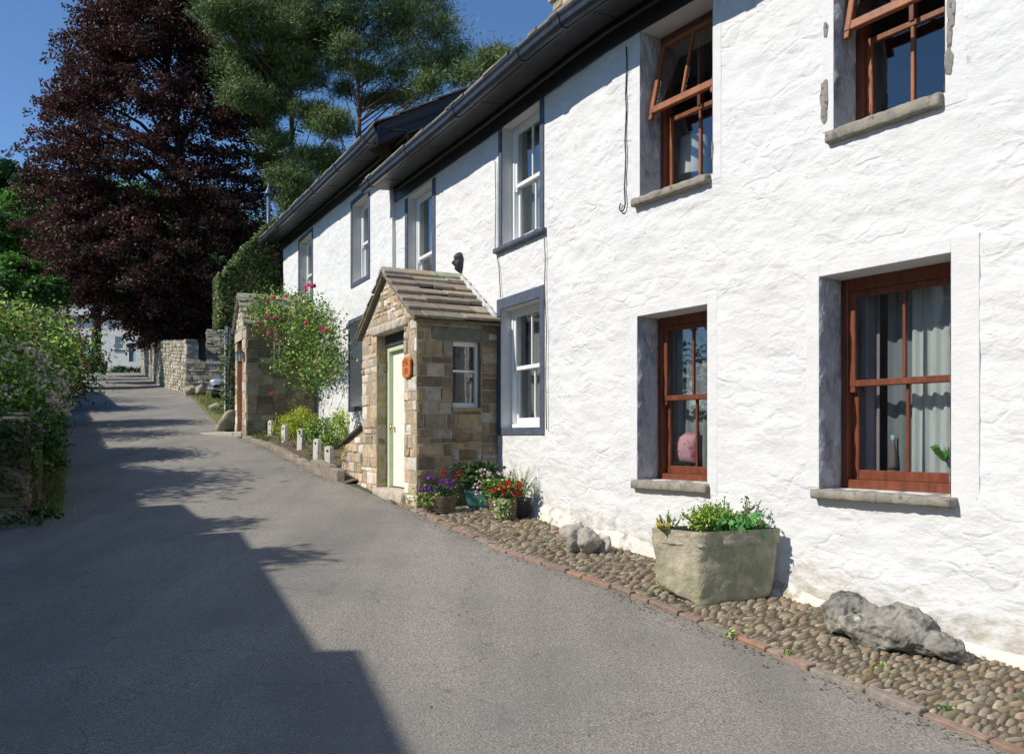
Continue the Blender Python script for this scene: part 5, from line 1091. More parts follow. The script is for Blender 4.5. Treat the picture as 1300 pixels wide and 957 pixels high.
mb = MB(); hexa(mb, [(-6.1,9.35,-1.1),(-5.75,9.35,-1.1),(-5.7,9.75,-1.1),(-6.1,9.75,-1.1),(-6.1,9.35,-.86),(-5.75,9.35,-.87),(-5.7,9.75,-.84),(-6.1,9.75,-.85)], (.16,.15,.13)); mb.build('stone_block', COB, loc=(-5.9,9.5,-1.05), bevel=.02, bseg=2, label='low dark stone block at the foot of the left garden wall end', cat='stone')
mb = MB(); vs_ = []
for k, y in enumerate(np.arange(10.3, 32, .8)):
    xw = FLo[0]-.3+(y-FLo[1])*FLd[0]/FLd[1]
    for i, dx in enumerate((0,.6,2,5,10,18)): vs_.append((xw-dx, y, lane_z(y)+.8+(.15*noise.noise(Vector((dx, y, 0))) if i else 0)+.04*dx))
n_ = len(vs_)//6; mb.add(vs_, [(j*6+i, j*6+i+1, (j+1)*6+i+1, (j+1)*6+i) for j in range(n_-1) for i in range(5)]); mb.build('garden_ground', GRASSM, kind='structure', smooth=True)
# verge at its foot
def blades(pts, h, cols, name, label=None, cat='grass', wid=.12):
    P = np.asarray(pts); d = np.tile(np.array([[0,0,1.]]), (len(P),1))+RNG.normal(0,.45,(len(P),3)); P = P+np.array([0,0,h*.4])
    N = len(P); t = unit(d); b = unit(np.cross(t, RNG.normal(size=(N,3)))); s = h*(1+.5*RNG.uniform(-1,1,(N,1)))
    V = np.stack([P-t*s*.5-b*s*wid*.5, P-t*s*.5+b*s*wid*.5, P+t*s*.5+b*s*.02, P+t*s*.5-b*s*.02], 1); C_ = np.array(cols)[RNG.integers(0,len(cols),N)]*(1+.3*RNG.uniform(-1,1,(N,1)))
    return quads_obj(V, C_, name, LEAF, None, tuple(P[0]), label=label, cat=cat if label else None, kind='stuff')
mb = MB(); vs_ = []
for y in np.arange(10.1, 26, .3):
    xw = Pl((y-FLo[1])/FLd[1], 0, 0)[0]-.05; xr = poly_at(LEFTE, y)+.08*noise.noise(Vector((0,y*2,4)))
    for i in range(4): t = i/3; vs_.append((xw+(xr-xw)*t, y, lane_z(y)+(.09 if i < 2 else .07 if i == 2 else -.02)+.02*noise.noise(Vector((t*3,y*4,1)))))
n_ = len(vs_)//4; mb.add(vs_, [(j*4+i, j*4+i+1, (j+1)*4+i+1, (j+1)*4+i) for j in range(n_-1) for i in range(3)]); mb.build('verge', GRASSM, kind='structure', smooth=True)
pts = []
for _ in range(7000): y = 10.1+RNG.uniform()**1.4*14; xw = Pl((y-FLo[1])/FLd[1], 0, 0)[0]; xr = poly_at(LEFTE, y); pts.append((xw+(xr-xw)*RNG.uniform(.35,1.02), y, lane_z(y)+.05))
blades(pts, .09, [(.08,.14,.03),(.13,.19,.05),(.20,.20,.08)], 'verge_grass', 'tufted grass on the narrow verge below the left garden wall')
# grass where the silver car stands
mb = MB(); vs_ = []
for y in np.arange(21.5, 35.5, .5):
    xr = poly_at(RIGHT, y)+.02
    for i in range(5): vs_.append((xr+i*1.6, y, lane_z(y)+(.0 if i == 0 else .06)))
n_ = len(vs_)//5; mb.add(vs_, [(j*5+i, j*5+i+1, (j+1)*5+i+1, (j+1)*5+i) for j in range(n_-1) for i in range(4)]); mb.build('grass_patch', M('yellow_grass_soil', (.16,.17,.06), .95, .35, 4, .8, 14), kind='structure', smooth=True)
pts = [];
for _ in range(7000): y = RNG.uniform(25, 34.3); pts.append((poly_at(RIGHT, y)+RNG.uniform(.1, 3.5), y, lane_z(y)+.05))
blades(pts, .12, [(.24,.27,.07),(.32,.30,.12),(.16,.22,.05)], 'rough_grass', 'rough yellowish grass beside the lane in front of the stone wall and car')
# dry-stone walls up the lane
UP = [(.38,.35,.27),(.44,.40,.31),(.32,.29,.22),(.50,.46,.38),(.35,.31,.22)]
def wall_run(name, label, pts, h, thick, face=1, hm=(.1,.22), lm=(.2,.55), cope=True, base=None):
    t = thing(name, label, 'wall', (*pts[0], gz(*pts[0])), 'dry-stone walls up the lane'); ms = MB(); mc = MB(); mk = MB()
    for (p, q) in zip(pts, pts[1:]):
        L = math.hypot(q[0]-p[0], q[1]-p[1]); d = ((q[0]-p[0])/L, (q[1]-p[1])/L)
        P = lambda s, n, z, p=p, d=d: (p[0]+d[0]*s+face*d[1]*n, p[1]+d[1]*s-face*d[0]*n, z+(lane_z(p[1]+d[1]*s) if base is None else base))
        stone_wall(ms, P, 0, L, lambda s: -.2, h, hm[0], hm[1], lm[0], lm[1], UP, gap=.012, prot=(-.02,.05), thick=.08)
        hexa(mc, [P(0,-thick,-.3),P(0,-.04,-.3),P(L,-.04,-.3),P(L,-thick,-.3),P(0,-thick,h-.02),P(0,-.04,h-.02),P(L,-.04,h-.02),P(L,-thick,h-.02)])
        s = 0
        while cope and s < L: l = random.uniform(.12,.3); k_ = random.uniform(.08,.17); hexa(mk, [P(s+.01,-thick,h-.01),P(s+.01,.03,h-.01),P(min(s+l,L),.03,h-.01),P(min(s+l,L),-thick,h-.01),P(s+.02,-thick+.04,h+k_),P(s+.02,0,h+k_),P(min(s+l,L),0,h+k_*.9),P(min(s+l,L),-thick+.04,h+k_)], tint(UP, .6, 1)); s += l
    for (p, q), rev in (((pts[0], pts[1]), 1), ((pts[-1], pts[-2]), -1)):       # stones on both ends of the wall
        L = math.hypot(q[0]-p[0], q[1]-p[1]); d = ((q[0]-p[0])/L, (q[1]-p[1])/L); fn = (face*rev*d[1], -face*rev*d[0]); zb_ = lane_z(p[1]) if base is None else base
        stone_wall(ms, lambda s, n, z: (p[0]-fn[0]*s-d[0]*n, p[1]-fn[1]*s-d[1]*n, z+zb_), 0, thick, lambda s: -.2, h, hm[0], hm[1], lm[0], lm[1], UP, gap=.012, prot=(.0,.05), thick=.06)
    ms.build('stones', DSTONE, t); mc.c = [(.33,.29,.21)]*len(mc.c); mc.build('core', DSTONE, t)
    if cope: mk.build('cope_stones', DSTONE, t, bevel=.015)
    return t
wall_run('stone_wall', 'long high stone wall running up the right side of the lane under the copper beech', [(-13.9,36.3),(-16.3,40.6),(-19,45.6),(-24.3,57),(-28.6,65.6)], 2.2, .5, face=-1)
wall_run('stone_wall', 'low stone wall facing the camera behind the silver car', [(-13.25,34.5),(-6,35.4)], 1.36, .5, face=1, base=lane_z(34.5))
wall_run('stone_wall', 'short return of the low stone wall at the lane edge', [(-13.25,34.5),(-13.9,36.4)], 1.34, .5, face=-1)
wall_run('stone_wall', 'tall stone wall end rising behind the low wall beside the ivy', [(-13.3,37.0),(-6.5,37.6)], 2.75, .6, face=1, base=lane_z(36.5))
for (u_, v_, r, s_, lb) in ((243,500,.45,11,'rounded boulder at the left foot of the low wall'),(254,500,.4,13,'flat-faced boulder set into the foot of the low wall')):
    Y = 34.1; x = (u_-CU)/FL*Y; rock_obj((x, Y, lane_z(Y)+.25), (r*.7,.3,.36), .2, 'boulder', ROCKM, s_, label=lb, amp=.05)
# car, front end showing past the ivied pier
def car(c, rot):
    t = thing('parked_car', 'silver car parked on the grass, its front corner showing past the ivied white pier', 'car', c); t.rotation_euler = (R(5.5), 0, rot)
    OFF[t.name] = np.zeros(3)
    silver = M('silver_paint', (.42,.44,.47), .28, .03, 9, metal=.75); dark = M('tyre_rubber', (.02,.02,.022), .7, .1)
    def loft(secs, name, mat, **k):
        mb = MB(); n = 16; vs_ = []
        for (y, hw, z0, z1, ex) in secs:
            for i in range(n):
                a = 2*math.pi*i/n; cx, sz = math.cos(a), math.sin(a); vs_.append((hw*math.copysign(abs(cx)**ex, cx), y, (z0+z1)/2+(z1-z0)/2*math.copysign(abs(sz)**ex, sz)))
        mb.add(vs_, [(j*n+i, j*n+(i+1)%n, (j+1)*n+(i+1)%n, (j+1)*n+i) for j in range(len(secs)-1) for i in range(n)]+[tuple(range(n)), tuple((len(secs)-1)*n+i for i in range(n))[::-1]]); return mb.build(name, mat, t, smooth=True, **k)
    loft([(-1.98,.55,.35,.6,.5),(-1.92,.74,.26,.74,.4),(-1.7,.82,.22,.84,.35),(-1.2,.84,.22,.93,.35),(-.7,.85,.22,1.0,.35),(1.2,.85,.22,1.02,.35),(1.75,.83,.25,.98,.35),(1.95,.75,.32,.85,.45)], 'body', silver)
    loft([(-.75,.70,.9,1.02,.5),(-.2,.66,.9,1.38,.45),(.3,.64,.9,1.46,.45),(1.0,.63,.9,1.43,.45),(1.7,.66,.9,1.06,.5)], 'windows', M('car_glass', (.02,.025,.03), .08, 0, spec=.8))
    loft([(-.12,.6,1.36,1.42,.5),(.3,.6,1.42,1.49,.5),(1.0,.58,1.4,1.46,.5)], 'roof', silver)
    for sx in (-.76,.76):
        for y in (-1.25,1.25):
            mb = MB(); c0 = (sx-.1, y, .31); tube(mb, [(sx-.1,y,.31),(sx+.1,y,.31)], .31, 20); w_ = mb.build('wheel', dark, t); mb = MB(); tube(mb, [(sx-.105,y,.31),(sx+.105,y,.31)], .19, 12); mb.build('rim', M('rim_alloy', (.4,.41,.43), .3, .05, metal=.8), w_)
    for sx in (-.56,.56):
        mb = MB(); bm = bmesh.new(); bmesh.ops.create_uvsphere(bm, u_segments=14, v_segments=8, radius=1); mb.add([(sx+v.co.x*.17, -1.86+v.co.y*.08, .66+v.co.z*.1) for v in bm.verts], [tuple(v.index for v in f.verts) for f in bm.faces]); bm.free(); mb.build('headlight', M('headlight_glass', (.7,.74,.78), .1, 0, spec=.9), t, smooth=True)
    mb = MB(); box(mb, -.3,.3,-2.0,-1.93,.46,.64); box(mb, -.55,.55,-2.0,-1.9,.27,.36); mb.build('grille', dark, t, bevel=.01)
    mb = MB(); loft([(-2.04,.5,.38,.46,.6),(-1.98,.72,.36,.48,.5),(-1.85,.83,.36,.5,.5)], 'bumper', silver)
car((-10.1, 33.0, lane_z(33)+.06), R(-8))

# ------------------------------------------------------------------ far cottages at the head of the lane
def far_cottage(label, x0, x1, Y, dep, wins, door, zb=6.0, he=5.2):
    t = thing('far_cottage', label, 'cottage', ((x0+x1)/2, Y, zb), 'white cottages at the top of the lane'); P = lambda a, n, z: (a, Y-n, z)
    mb = rough_wall(lambda a, n, z: P(a, n*1.0, z), x0, x1, zb-.6, zb+he, wins+([door] if door else []), .25); mb.build('wall', WHITE, t, smooth=True)
    mb = MB(); mb.add([(x0,Y,zb-.6),(x0,Y+dep,zb-.6),(x1,Y+dep,zb-.6),(x1,Y,zb-.6),(x0,Y,zb+he),(x0,Y+dep,zb+he),(x1,Y+dep,zb+he),(x1,Y,zb+he),(x0,Y+dep/2,zb+he+2.2),(x1,Y+dep/2,zb+he+2.2)], [(0,1,5,8,4),(3,2,6,9,7),(1,2,6,5)]); mb.build('side_walls', WHITE, t)
    mb = MB(); o = .35
    for sg, ya, yb in ((1,Y-o,Y+dep/2),(-1,Y+dep+o,Y+dep/2)): za = zb+he-.2; zt_ = zb+he+2.25; hexa(mb, [(x0-.2,ya,za),(x0-.2,yb,zt_),(x1+.2,yb,zt_),(x1+.2,ya,za),(x0-.2,ya,za+.12),(x0-.2,yb,zt_+.12),(x1+.2,yb,zt_+.12),(x1+.2,ya,za+.12)], (.1,.1,.1))
    rf = mb.build('roof', SLATE, t); mb = MB(); box(mb, x0+.3, x0+1.1, Y+dep/2-.4, Y+dep/2+.4, zb+he+1.6, zb+he+3.4, (.3,.27,.2)); mb.build('chimney', DSTONE, rf)
    for w_ in wins:
        wd = window(t, P, w_, .12, WPAINT, fw=.06, head=.07, bars=2); mb = MB(); fbox(mb, P, w_[0]-.1, w_[1]+.1, 0, .09, w_[2]-.1, w_[2]); mb.build('sill', BLACKP, wd)
    if door:
        a0,a1,z0,z1 = door; mb = MB(); fbox(mb,P,a0,a0+.09,-.1,.02,z0,z1); fbox(mb,P,a1-.09,a1,-.1,.02,z0,z1); fbox(mb,P,a0+.09,a1-.09,-.1,.02,z1-.1,z1); fr_ = mb.build('door_frame', WPAINT, t)
        mb = MB(); fbox(mb,P,a0+.09,a1-.09,-.1,-.05,z0,z0+1.0); mb.build('door', M('teal_door', (.02,.07,.10), .4, .1), t); mb = MB(); fbox(mb,P,a0+.09,a1-.09,-.08,-.06,z0+1.0,z1-.1); mb.build('door_glass', GLASS, t)
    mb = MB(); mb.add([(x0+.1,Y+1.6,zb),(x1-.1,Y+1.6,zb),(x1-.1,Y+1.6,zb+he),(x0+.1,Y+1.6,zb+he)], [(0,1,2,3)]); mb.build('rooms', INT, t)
Yf = 79; X_ = lambda u_, Y=Yf: (u_-CU)/FL*Y; Z_ = lambda v_, Y=Yf: (CV-v_)/FL*Y
far_cottage('white cottage with a teal glazed door at the top of the lane', X_(128.5), X_(190), Yf, 7, [(X_(146), X_(156.5), Z_(444), Z_(427)), (X_(146), X_(156.5), Z_(405), Z_(388))], (X_(162.5), X_(171), Z_(459), Z_(434)))
far_cottage('white cottage half hidden by the rose hedge and a dark tree trunk', X_(60), X_(116), Yf, 7, [(X_(96), X_(103), Z_(434), Z_(424)), (X_(80), X_(88), Z_(405), Z_(392)), (X_(106), X_(110), Z_(436), Z_(430))], None)
xb, yb = X_(130.5, 75), 75
bin_ = thing('wheelie_bin', 'dark wheelie bin beside the stone gatepost at the top of the lane', 'bin', (xb, yb, lane_z(yb))); z = lane_z(yb)
mb = MB(); hexa(mb, [(xb-.22,yb-.25,z+.08),(xb-.22,yb+.25,z+.08),(xb+.22,yb+.25,z+.08),(xb+.22,yb-.25,z+.08),(xb-.3,yb-.36,z+1.0),(xb-.3,yb+.33,z+1.0),(xb+.3,yb+.33,z+1.0),(xb+.3,yb-.36,z+1.0)]); mb.build('bin_body', M('bin_plastic', (.02,.025,.03), .5, .1), bin_, bevel=.02)
mb = MB(); hexa(mb, [(xb-.33,yb-.4,z+1.01),(xb-.33,yb+.36,z+1.01),(xb+.33,yb+.36,z+1.01),(xb+.33,yb-.4,z+1.01),(xb-.3,yb-.36,z+1.06),(xb-.3,yb+.34,z+1.12),(xb+.3,yb+.34,z+1.12),(xb+.3,yb-.36,z+1.06)]); mb.build('lid', M('bin_plastic'), bin_, bevel=.015)
for sx in (-.25,.25): mb = MB(); tube(mb, [(xb+sx-.03,yb+.28,z+.1),(xb+sx+.03,yb+.28,z+.1)], .1, 14); mb.build('wheel', M('tyre_rubber'), bin_)
wall_run('stone_wall', 'short brown stone gatepost wall at the top left of the lane', [(X_(108,74),74),(X_(123,74),74.2)], 1.3, .8, face=1, base=lane_z(74))
x, y = X_(155, 77), 77.4; shrub('low_hedge', 'low green hedge below the far cottage window', 'hedge', (x,y,lane_z(y)+.3), 2.0,.6,.45, 4000, .14, DG+MG, 50)

# ------------------------------------------------------------------ trees
def limbs(mb, base, top, r, targets, col=(1,1,1), seg=7, h0=.3, sag=.0):
    base = Vector(base); top = Vector(top); n = 9; pts = [base.lerp(top, i/(n-1))+Vector((noise.noise(Vector((i*.7,base.x,0))), noise.noise(Vector((i*.7,base.y,5))), 0))*r*.9*(0 if i == 0 else 1) for i in range(n)]
    tube(mb, pts, [r*(1-.85*(i/(n-1))**1.1)*(1.35 if i == 0 else 1) for i in range(n)], 10)
    for q in targets:
        q = Vector(q); s = min(.97, max(h0, (q.z-base.z)/(top.z-base.z)*.92-random.uniform(.02,.1))); i = s*(n-1); k = int(i); p = pts[k].lerp(pts[min(k+1,n-1)], i-k); m = p.lerp(q, .5)+Vector((random.gauss(0,.06), random.gauss(0,.06), .06))*(q-p).length; rr = r*.34*(1-s*.6)*min(1.5, (q-p).length/4)
        tube(mb, [p, m, q], [max(rr,.03), max(rr*.6,.025), .015], 6)
def beech():
    Y0 = 47.; prof = [(428,200,285),(415,168,300),(401,138,310),(384,88,330),(350,66,352),(300,56,368),(235,47,366),(170,60,350),(100,84,318),(50,104,288),(0,138,266),(-45,180,235)]
    t = thing('copper_beech', 'huge dark copper beech spreading over the stone walls and the lane', 'tree', ((262-CU)/FL*Y0, Y0, lane_z(Y0)))
    vsn = [p[0] for p in prof][::-1]; uL = [p[1] for p in prof][::-1]; uR = [p[2] for p in prof][::-1]; C = []; W = []
    for _ in range(1150):
        v_ = -45+471*RNG.uniform()**.9; l, r = np.interp(v_, vsn, uL), np.interp(v_, vsn, uR); cx = ((l+r)/2-CU)/FL*Y0; rad = max(1.2, (r-l)/2/FL*Y0-.3)
        an = RNG.uniform(0, 6.283); rr = rad*min(1, RNG.uniform(.25,1)**.55)*(.90+.22*noise.noise(Vector((an*1.3, v_*.016, 2))))*(1.12 if RNG.random() < .08 else 1)
        if math.sin(an) > .35 and RNG.random() < .6: an = -an
        C.append((cx+rr*math.cos(an), Y0+rr*math.sin(an)*.85, (CV-v_)/FL*Y0, math.cos(an), math.sin(an)))
    C = np.array(C); P = []; D = []
    for c in C:                                  # each clump is a drooping spray of leaves
        n = int(RNG.integers(70, 270)); out = np.array([c[3], c[4]]); L = RNG.uniform(.7, 2.1); s = RNG.uniform(-.6, 1, n)*L; w_ = RNG.normal(0, .34, n)*(1-.4*np.abs(s)/L); side = np.array([-out[1], out[0]])
        up_ = RNG.uniform(-.35, .55) if c[2] > 16 else RNG.uniform(-.5, .15)
        p = np.stack([c[0]+out[0]*s+side[0]*w_, c[1]+out[1]*s+side[1]*w_, c[2]+s*up_-.12*s*s+RNG.normal(0,.13,n)], 1); P.append(p)
    P = np.concatenate(P)
    leaves(P, .18, 'crown', LEAFD, [(.062,.020,.024),(.095,.028,.032),(.040,.015,.018),(.070,.042,.024),(.145,.047,.046),(.055,.050,.026)], t, wid=.62, up=.5, colvar=.45)
    mb = MB(); limbs(mb, ((262-CU)/FL*Y0, Y0, lane_z(Y0)-.3), ((215-CU)/FL*Y0, Y0, 21), .62, [tuple(C[i][:3]) for i in RNG.integers(0, len(C), 90)], h0=.12); mb.build('trunk', M('beech_bark', (.07,.062,.055), .9, .3, 5, .6, 14), t, smooth=True)
beech()
def pine(label, u0, Y0, vt, cl, trunk_u, r=.3, dens=1500):
    t = thing('scots_pine', label, 'tree', ((u0-CU)/FL*Y0, Y0, gz((u0-CU)/FL*Y0, Y0)), 'pines against the sky'); C = []; P = []; D = []
    for (u_, v_, rp) in cl:
        dy = RNG.uniform(-2.6, 2.6); Y = Y0+dy; c = np.array([(u_-CU)/FL*Y, Y, (CV-v_)/FL*Y]); rr = rp/FL*Y; C.append(tuple(c-np.array([0,0,rr*.25])))
        for _ in range(int(9+rp*1.7)):
            o = unit(RNG.normal(size=3))*RNG.uniform(.2,1.0)**.7*(1.6 if RNG.random() < .3 else 1.15)*np.array([rr, rr, rr*.68]); q = c+o; n = int(dens/20*RNG.uniform(.4,1.6)); sp = RNG.uniform(.6,2.2); C2 = q+RNG.normal(size=(n,3))*np.array([.22*sp,.22*sp,.15])
            d = unit(C2-(q-np.array([0,0,.35]))); P.append(C2); D.append(d)
    leaves(np.concatenate(P), .25, 'crown', NEEDLE, [(.095,.18,.055),(.15,.235,.065),(.05,.105,.045),(.22,.27,.08),(.17,.18,.055)], t, wid=.13, up=.1, dirs=np.concatenate(D)*1.3, colvar=.35)
    mb = MB(); limbs(mb, ((trunk_u[0]-CU)/FL*Y0, Y0, 1.8), ((trunk_u[1]-CU)/FL*Y0, Y0, (CV-vt)/FL*Y0), r, C+C[::2], h0=.35); mb.build('trunk', PBARK, t, smooth=True)
pine('broad Scots pine immediately right of the copper beech', 370, 44, -70, [(300,18,34),(345,10,40),(392,28,34),(318,60,40),(368,62,36),(408,52,24),(296,92,22),(335,98,32),(384,92,30),(345,132,24),(312,118,26),(400,145,18),(424,160,14),(398,205,24),(430,210,18),(366,228,20),(345,205,16),(388,238,20),(284,20,18),(340,-30,45),(400,-25,35),(350,178,12),(330,160,14),(372,255,18)], (372,368), .24, 2500)
pine('slender open Scots pine rising behind the dark gable', 458, 43, -70, [(448,12,26),(490,8,30),(536,8,30),(562,38,20),(576,72,16),(520,45,28),(480,52,22),(542,78,24),(500,88,22),(462,92,14),(432,82,14),(520,118,18),(548,104,16),(436,112,12),(440,58,14),(562,90,12),(432,30,16),(492,122,14),(470,130,9),(410,158,14),(425,150,10),(470,-30,35),(530,-30,35),(508,20,20)], (459,452), .19, 1150)
pine('small pine tips showing above the roof line', 620, 41, 55, [(604,84,6),(618,72,9),(634,66,8),(628,78,10),(596,92,5),(612,90,8),(645,72,8)], (622,622), .12, 700)
pine('little pine top just left of the roof verge', 592, 44, 92, [(586,98,5),(592,92,5),(580,104,5)], (590,591), .08, 600)
def broadleaf(label, u_, v_, rp, Y, cols, n=9000, leaf=.24, vs_=.8, group='trees on the left hillside', name='leafy_tree', kc=60):
    x, z, r = (u_-CU)/FL*Y, (CV-v_)/FL*Y, rp/FL*Y; g = gz(x, Y); t = thing(name, label, 'tree', (x, Y, g), group); C = []
    for _ in range(kc):
        d = unit(RNG.normal(size=3)); C.append((x+d[0]*r*RNG.uniform(.5,.95), Y+d[1]*r*RNG.uniform(.5,.95), z+d[2]*r*vs_*RNG.uniform(.5,.95)))
    P = clumps(C, n//kc, (r*.19, r*.19, r*.10)); leaves(P, leaf, 'crown', LEAF, cols, t, wid=.7, up=.8)
    mb = MB(); limbs(mb, (x, Y, g-.3), (x, Y, z+r*vs_*.6), max(.12, r*.07), C[:24], h0=.2); mb.build('trunk', BARK, t, smooth=True)
BRT = [(.14,.30,.05),(.19,.36,.06),(.10,.23,.04)]; MID_ = [(.08,.18,.04),(.10,.22,.045),(.06,.14,.035)]; DRK = [(.028,.07,.022),(.04,.09,.025)]
for i, (u_, v_, rp, Y, c_, lb) in enumerate([
    (28,268,36,62,BRT,'bright green tree highest on the left hillside in front of the dark wood'),(-12,300,44,56,MID_,'mid green tree at the left edge of the frame'),(52,318,34,58,BRT,'bright green tree touching the left side of the copper beech'),
    (20,352,36,46,BRT,'sunny green tree just above the rose hedge'),(62,372,24,42,MID_,'small mid green tree between the hedge and the copper beech'),(-20,370,40,40,MID_,'bushy green tree behind the pale-flowered shrub'),
    (10,232,30,95,DRK,'dark tree on the skyline at the far left'),(48,236,24,90,DRK,'dark skyline tree nearest the copper beech'),(-30,236,34,92,DRK,'dark skyline tree partly outside the frame'),(70,290,26,64,MID_,'mid green tree behind the lower left limbs of the copper beech'),(85,350,26,52,DRK,'dark tree glimpsed below the copper beech on the left')]):
    broadleaf(lb, u_, v_, rp, Y, c_, n=9000, leaf=.005*Y)
# dark trunk in front of the far cottages
xt = X_(122.5, 72); tt = thing('leafy_tree', 'dark upright tree trunk standing between the two far white cottages', 'tree', (xt, 72, lane_z(72)))
mb = MB(); tube(mb, [(xt,72,lane_z(72)-.2),(xt,72,8),(xt+.05,72,12),(xt,72,16)], [.46,.36,.33,.25], 12); mb.build('trunk', M('dark_bark', (.02,.018,.016), .95, .4, 5, .8, 12), tt, smooth=True)
P = clumps([(xt+RNG.normal(0,1.6), 72+RNG.normal(0,1.4), RNG.uniform(11.5,17)) for _ in range(30)], 150, (.5,.5,.3)); leaves(P, .26, 'crown', LEAF, MID_+BRT, tt, wid=.7)
# wood on the hill and beyond
C = []
for _ in range(900):
    x = RNG.uniform(-150, -14); y = RNG.uniform(98, 225); g = gz(x, y)
    if g < lane_z(y)+1.5: continue
    C.append((x, y, g+RNG.uniform(2, 7)))
P = clumps(C, 95, (2.1,2.1,1.7)); leaves(P, .95, 'hill_wood', LEAF, DRK+MID_+[(.05,.11,.03)], None, C[0], wid=.75, up=.8, kind='stuff', label='dense wood covering the distant hillside', cat='wood')
# dark understorey beyond the walls so the lane ends in trees
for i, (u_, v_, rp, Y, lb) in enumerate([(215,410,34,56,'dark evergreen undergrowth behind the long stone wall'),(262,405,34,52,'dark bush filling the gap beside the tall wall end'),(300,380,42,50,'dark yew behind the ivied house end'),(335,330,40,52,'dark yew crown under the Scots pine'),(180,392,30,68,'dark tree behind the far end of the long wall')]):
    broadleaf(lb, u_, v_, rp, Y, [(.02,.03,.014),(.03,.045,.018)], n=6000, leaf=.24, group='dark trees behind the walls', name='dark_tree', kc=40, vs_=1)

# ------------------------------------------------------------------ shrubs over the left wall
GREYPINK = [(.74,.64,.54),(.80,.70,.60),(.55,.46,.38)]
shrub('flowering_shrub', 'shrub of faded pinkish-grey blossom leaning over the left garden wall', 'shrub', (-7.75,12.3,.62), 1.1,1.1,.9, 15000, .065, MG+YG, 90, fl=430, flr=.034, flcols=GREYPINK, flname='faded_blossom', fln=4, group='shrubs along the left garden wall')
shrub('rose_bush', 'tall green rose bush with reddish shoot tips arching over the lane', 'shrub', (-9.5,15.0,1.25), 1.25,1.35,1.25, 20000, .09, YG+YG+MG+[(.30,.42,.07)], 110, fl=110, flr=.03, flcols=[(.45,.10,.05),(.5,.16,.10)], flname='red_shoots', fln=3, group='shrubs along the left garden wall')
shrub('trailing_shrub', 'dark leafy branches trailing down over the wall top towards the lane', 'shrub', (-6.55,11.5,-.02), .62,.95,.42, 6000, .07, DG+MG, 50, group='shrubs along the left garden wall')
shrub('magenta_flowers', 'low green plant with magenta flowers at the left edge on the wall end', 'plant', (-6.2,10.2,.06), .55,.35,.22, 2200, .05, DG+MG, 30, fl=7, flr=.03, flcols=[(.6,.03,.4)], flname='magenta_blooms', group='shrubs along the left garden wall')
shrub('garden_shrub', 'pale blossomed shrub behind the rose bush at the left edge', 'shrub', (-12.4,18.5,2.0), 1.9,1.6,1.5, 12000, .09, MG+DG, 70, fl=160, flr=.05, flcols=[(.5,.42,.40)], flname='pale_blossom', fln=4, group='shrubs along the left garden wall')
shrub('garden_shrub', 'reddish-tipped shrub further up the lane behind the rose bush', 'shrub', (-12.2,21.5,2.0), 1.6,1.6,1.4, 10000, .10, YG+MG, 60, fl=90, flr=.045, flcols=[(.5,.12,.05)], flname='red_shoots', fln=3, group='shrubs along the left garden wall')
shrub('garden_shrub', 'green hedge shrub where the lane bends out of sight on the left', 'shrub', (-15.6,27.5,2.3), 1.9,2.2,1.4, 9000, .12, MG+DG, 60, group='shrubs along the left garden wall')
# ------------------------------------------------------------------ the terrace across the lane that shades the road (outside the frame)
def shade_house(label, P1, P2, H, dep=6):
    """eave line placed so that its shadow runs P1 - P2 on the lane"""
    def cast(p): L = (H-lane_z(p[1]))/math.tan(SUN_EL); return Vector((p[0]-SUN_H[0]*L, p[1]-SUN_H[1]*L))
    a, b = cast(P1), cast(P2); d = (b-a).normalized(); n = Vector((d.y, -d.x)); L = (b-a).length
    t = thing('facing_cottage', label, 'cottage', (a.x, a.y, -1.4), 'cottages across the lane'); P = lambda s, nn_, z: (a.x+d.x*s+n.x*nn_, a.y+d.y*s+n.y*nn_, z)
    ws = [(k+.9, k+1.9, z0, z0+1.3) for k in np.arange(.3, L-1.9, 2.4) for z0 in (-.2, 2.0)]
    rough_wall(P, 0, L, -4, H, ws, .3).build('wall', M('grey_rubble_house', (.17,.15,.12), .95, .3, 5, .8, 14), t, smooth=True)
    mb = MB(); mb.add([P(0,0,-4),P(0,-dep,-4),P(L,-dep,-4),P(L,0,-4),P(0,0,H),P(0,-dep,H),P(L,-dep,H),P(L,0,H),P(0,-dep/2,H+1.5),P(L,-dep/2,H+1.5)], [(0,1,5,8,4),(3,2,6,9,7),(1,2,6,5)]); mb.build('side_walls', M('grey_rubble_house'), t)
    mb = MB()
    for n0, n1 in ((.02,-dep/2),(-dep-.2,-dep/2)): hexa(mb, [P(-.0,n0,H-.08),P(-.0,n1,H+1.5),P(L,n1,H+1.5),P(L,n0,H-.08),P(0,n0,H),P(0,n1,H+1.6),P(L,n1,H+1.6),P(L,n0,H)], (.2,.18,.14))
    mb.build('roof', SLATE, t)
    for w_ in ws: window(t, P, w_, .12, WPAINT, fw=.06)
    mb = MB(); mb.add([P(0,-1.5,-4),P(L,-1.5,-4),P(L,-1.5,H),P(0,-1.5,H)], [(0,1,2,3)]); mb.build('rooms', INT, t)
gp = lambda u_, v_: ground_pt(u_, v_)[:2]
shade_house('upper facing cottage, nearest the garden wall', gp(272,675), gp(230,640), 3.6)
shade_house('middle facing cottage of the shading terrace', gp(402,825), gp(304,675), 3.9)
e = ground_pt(474,868); s_ = ground_pt(453,825); d = ((e[0]-s_[0]), (e[1]-s_[1])); l = math.hypot(*d)
shade_house('lowest facing cottage of the shading terrace', (e[0]+d[0]/l*7, e[1]+d[1]/l*7), s_[:2], 4.2)
shade_house('cottage gable further up the left side of the lane', gp(155,520), gp(128,497), 6.5, 4)
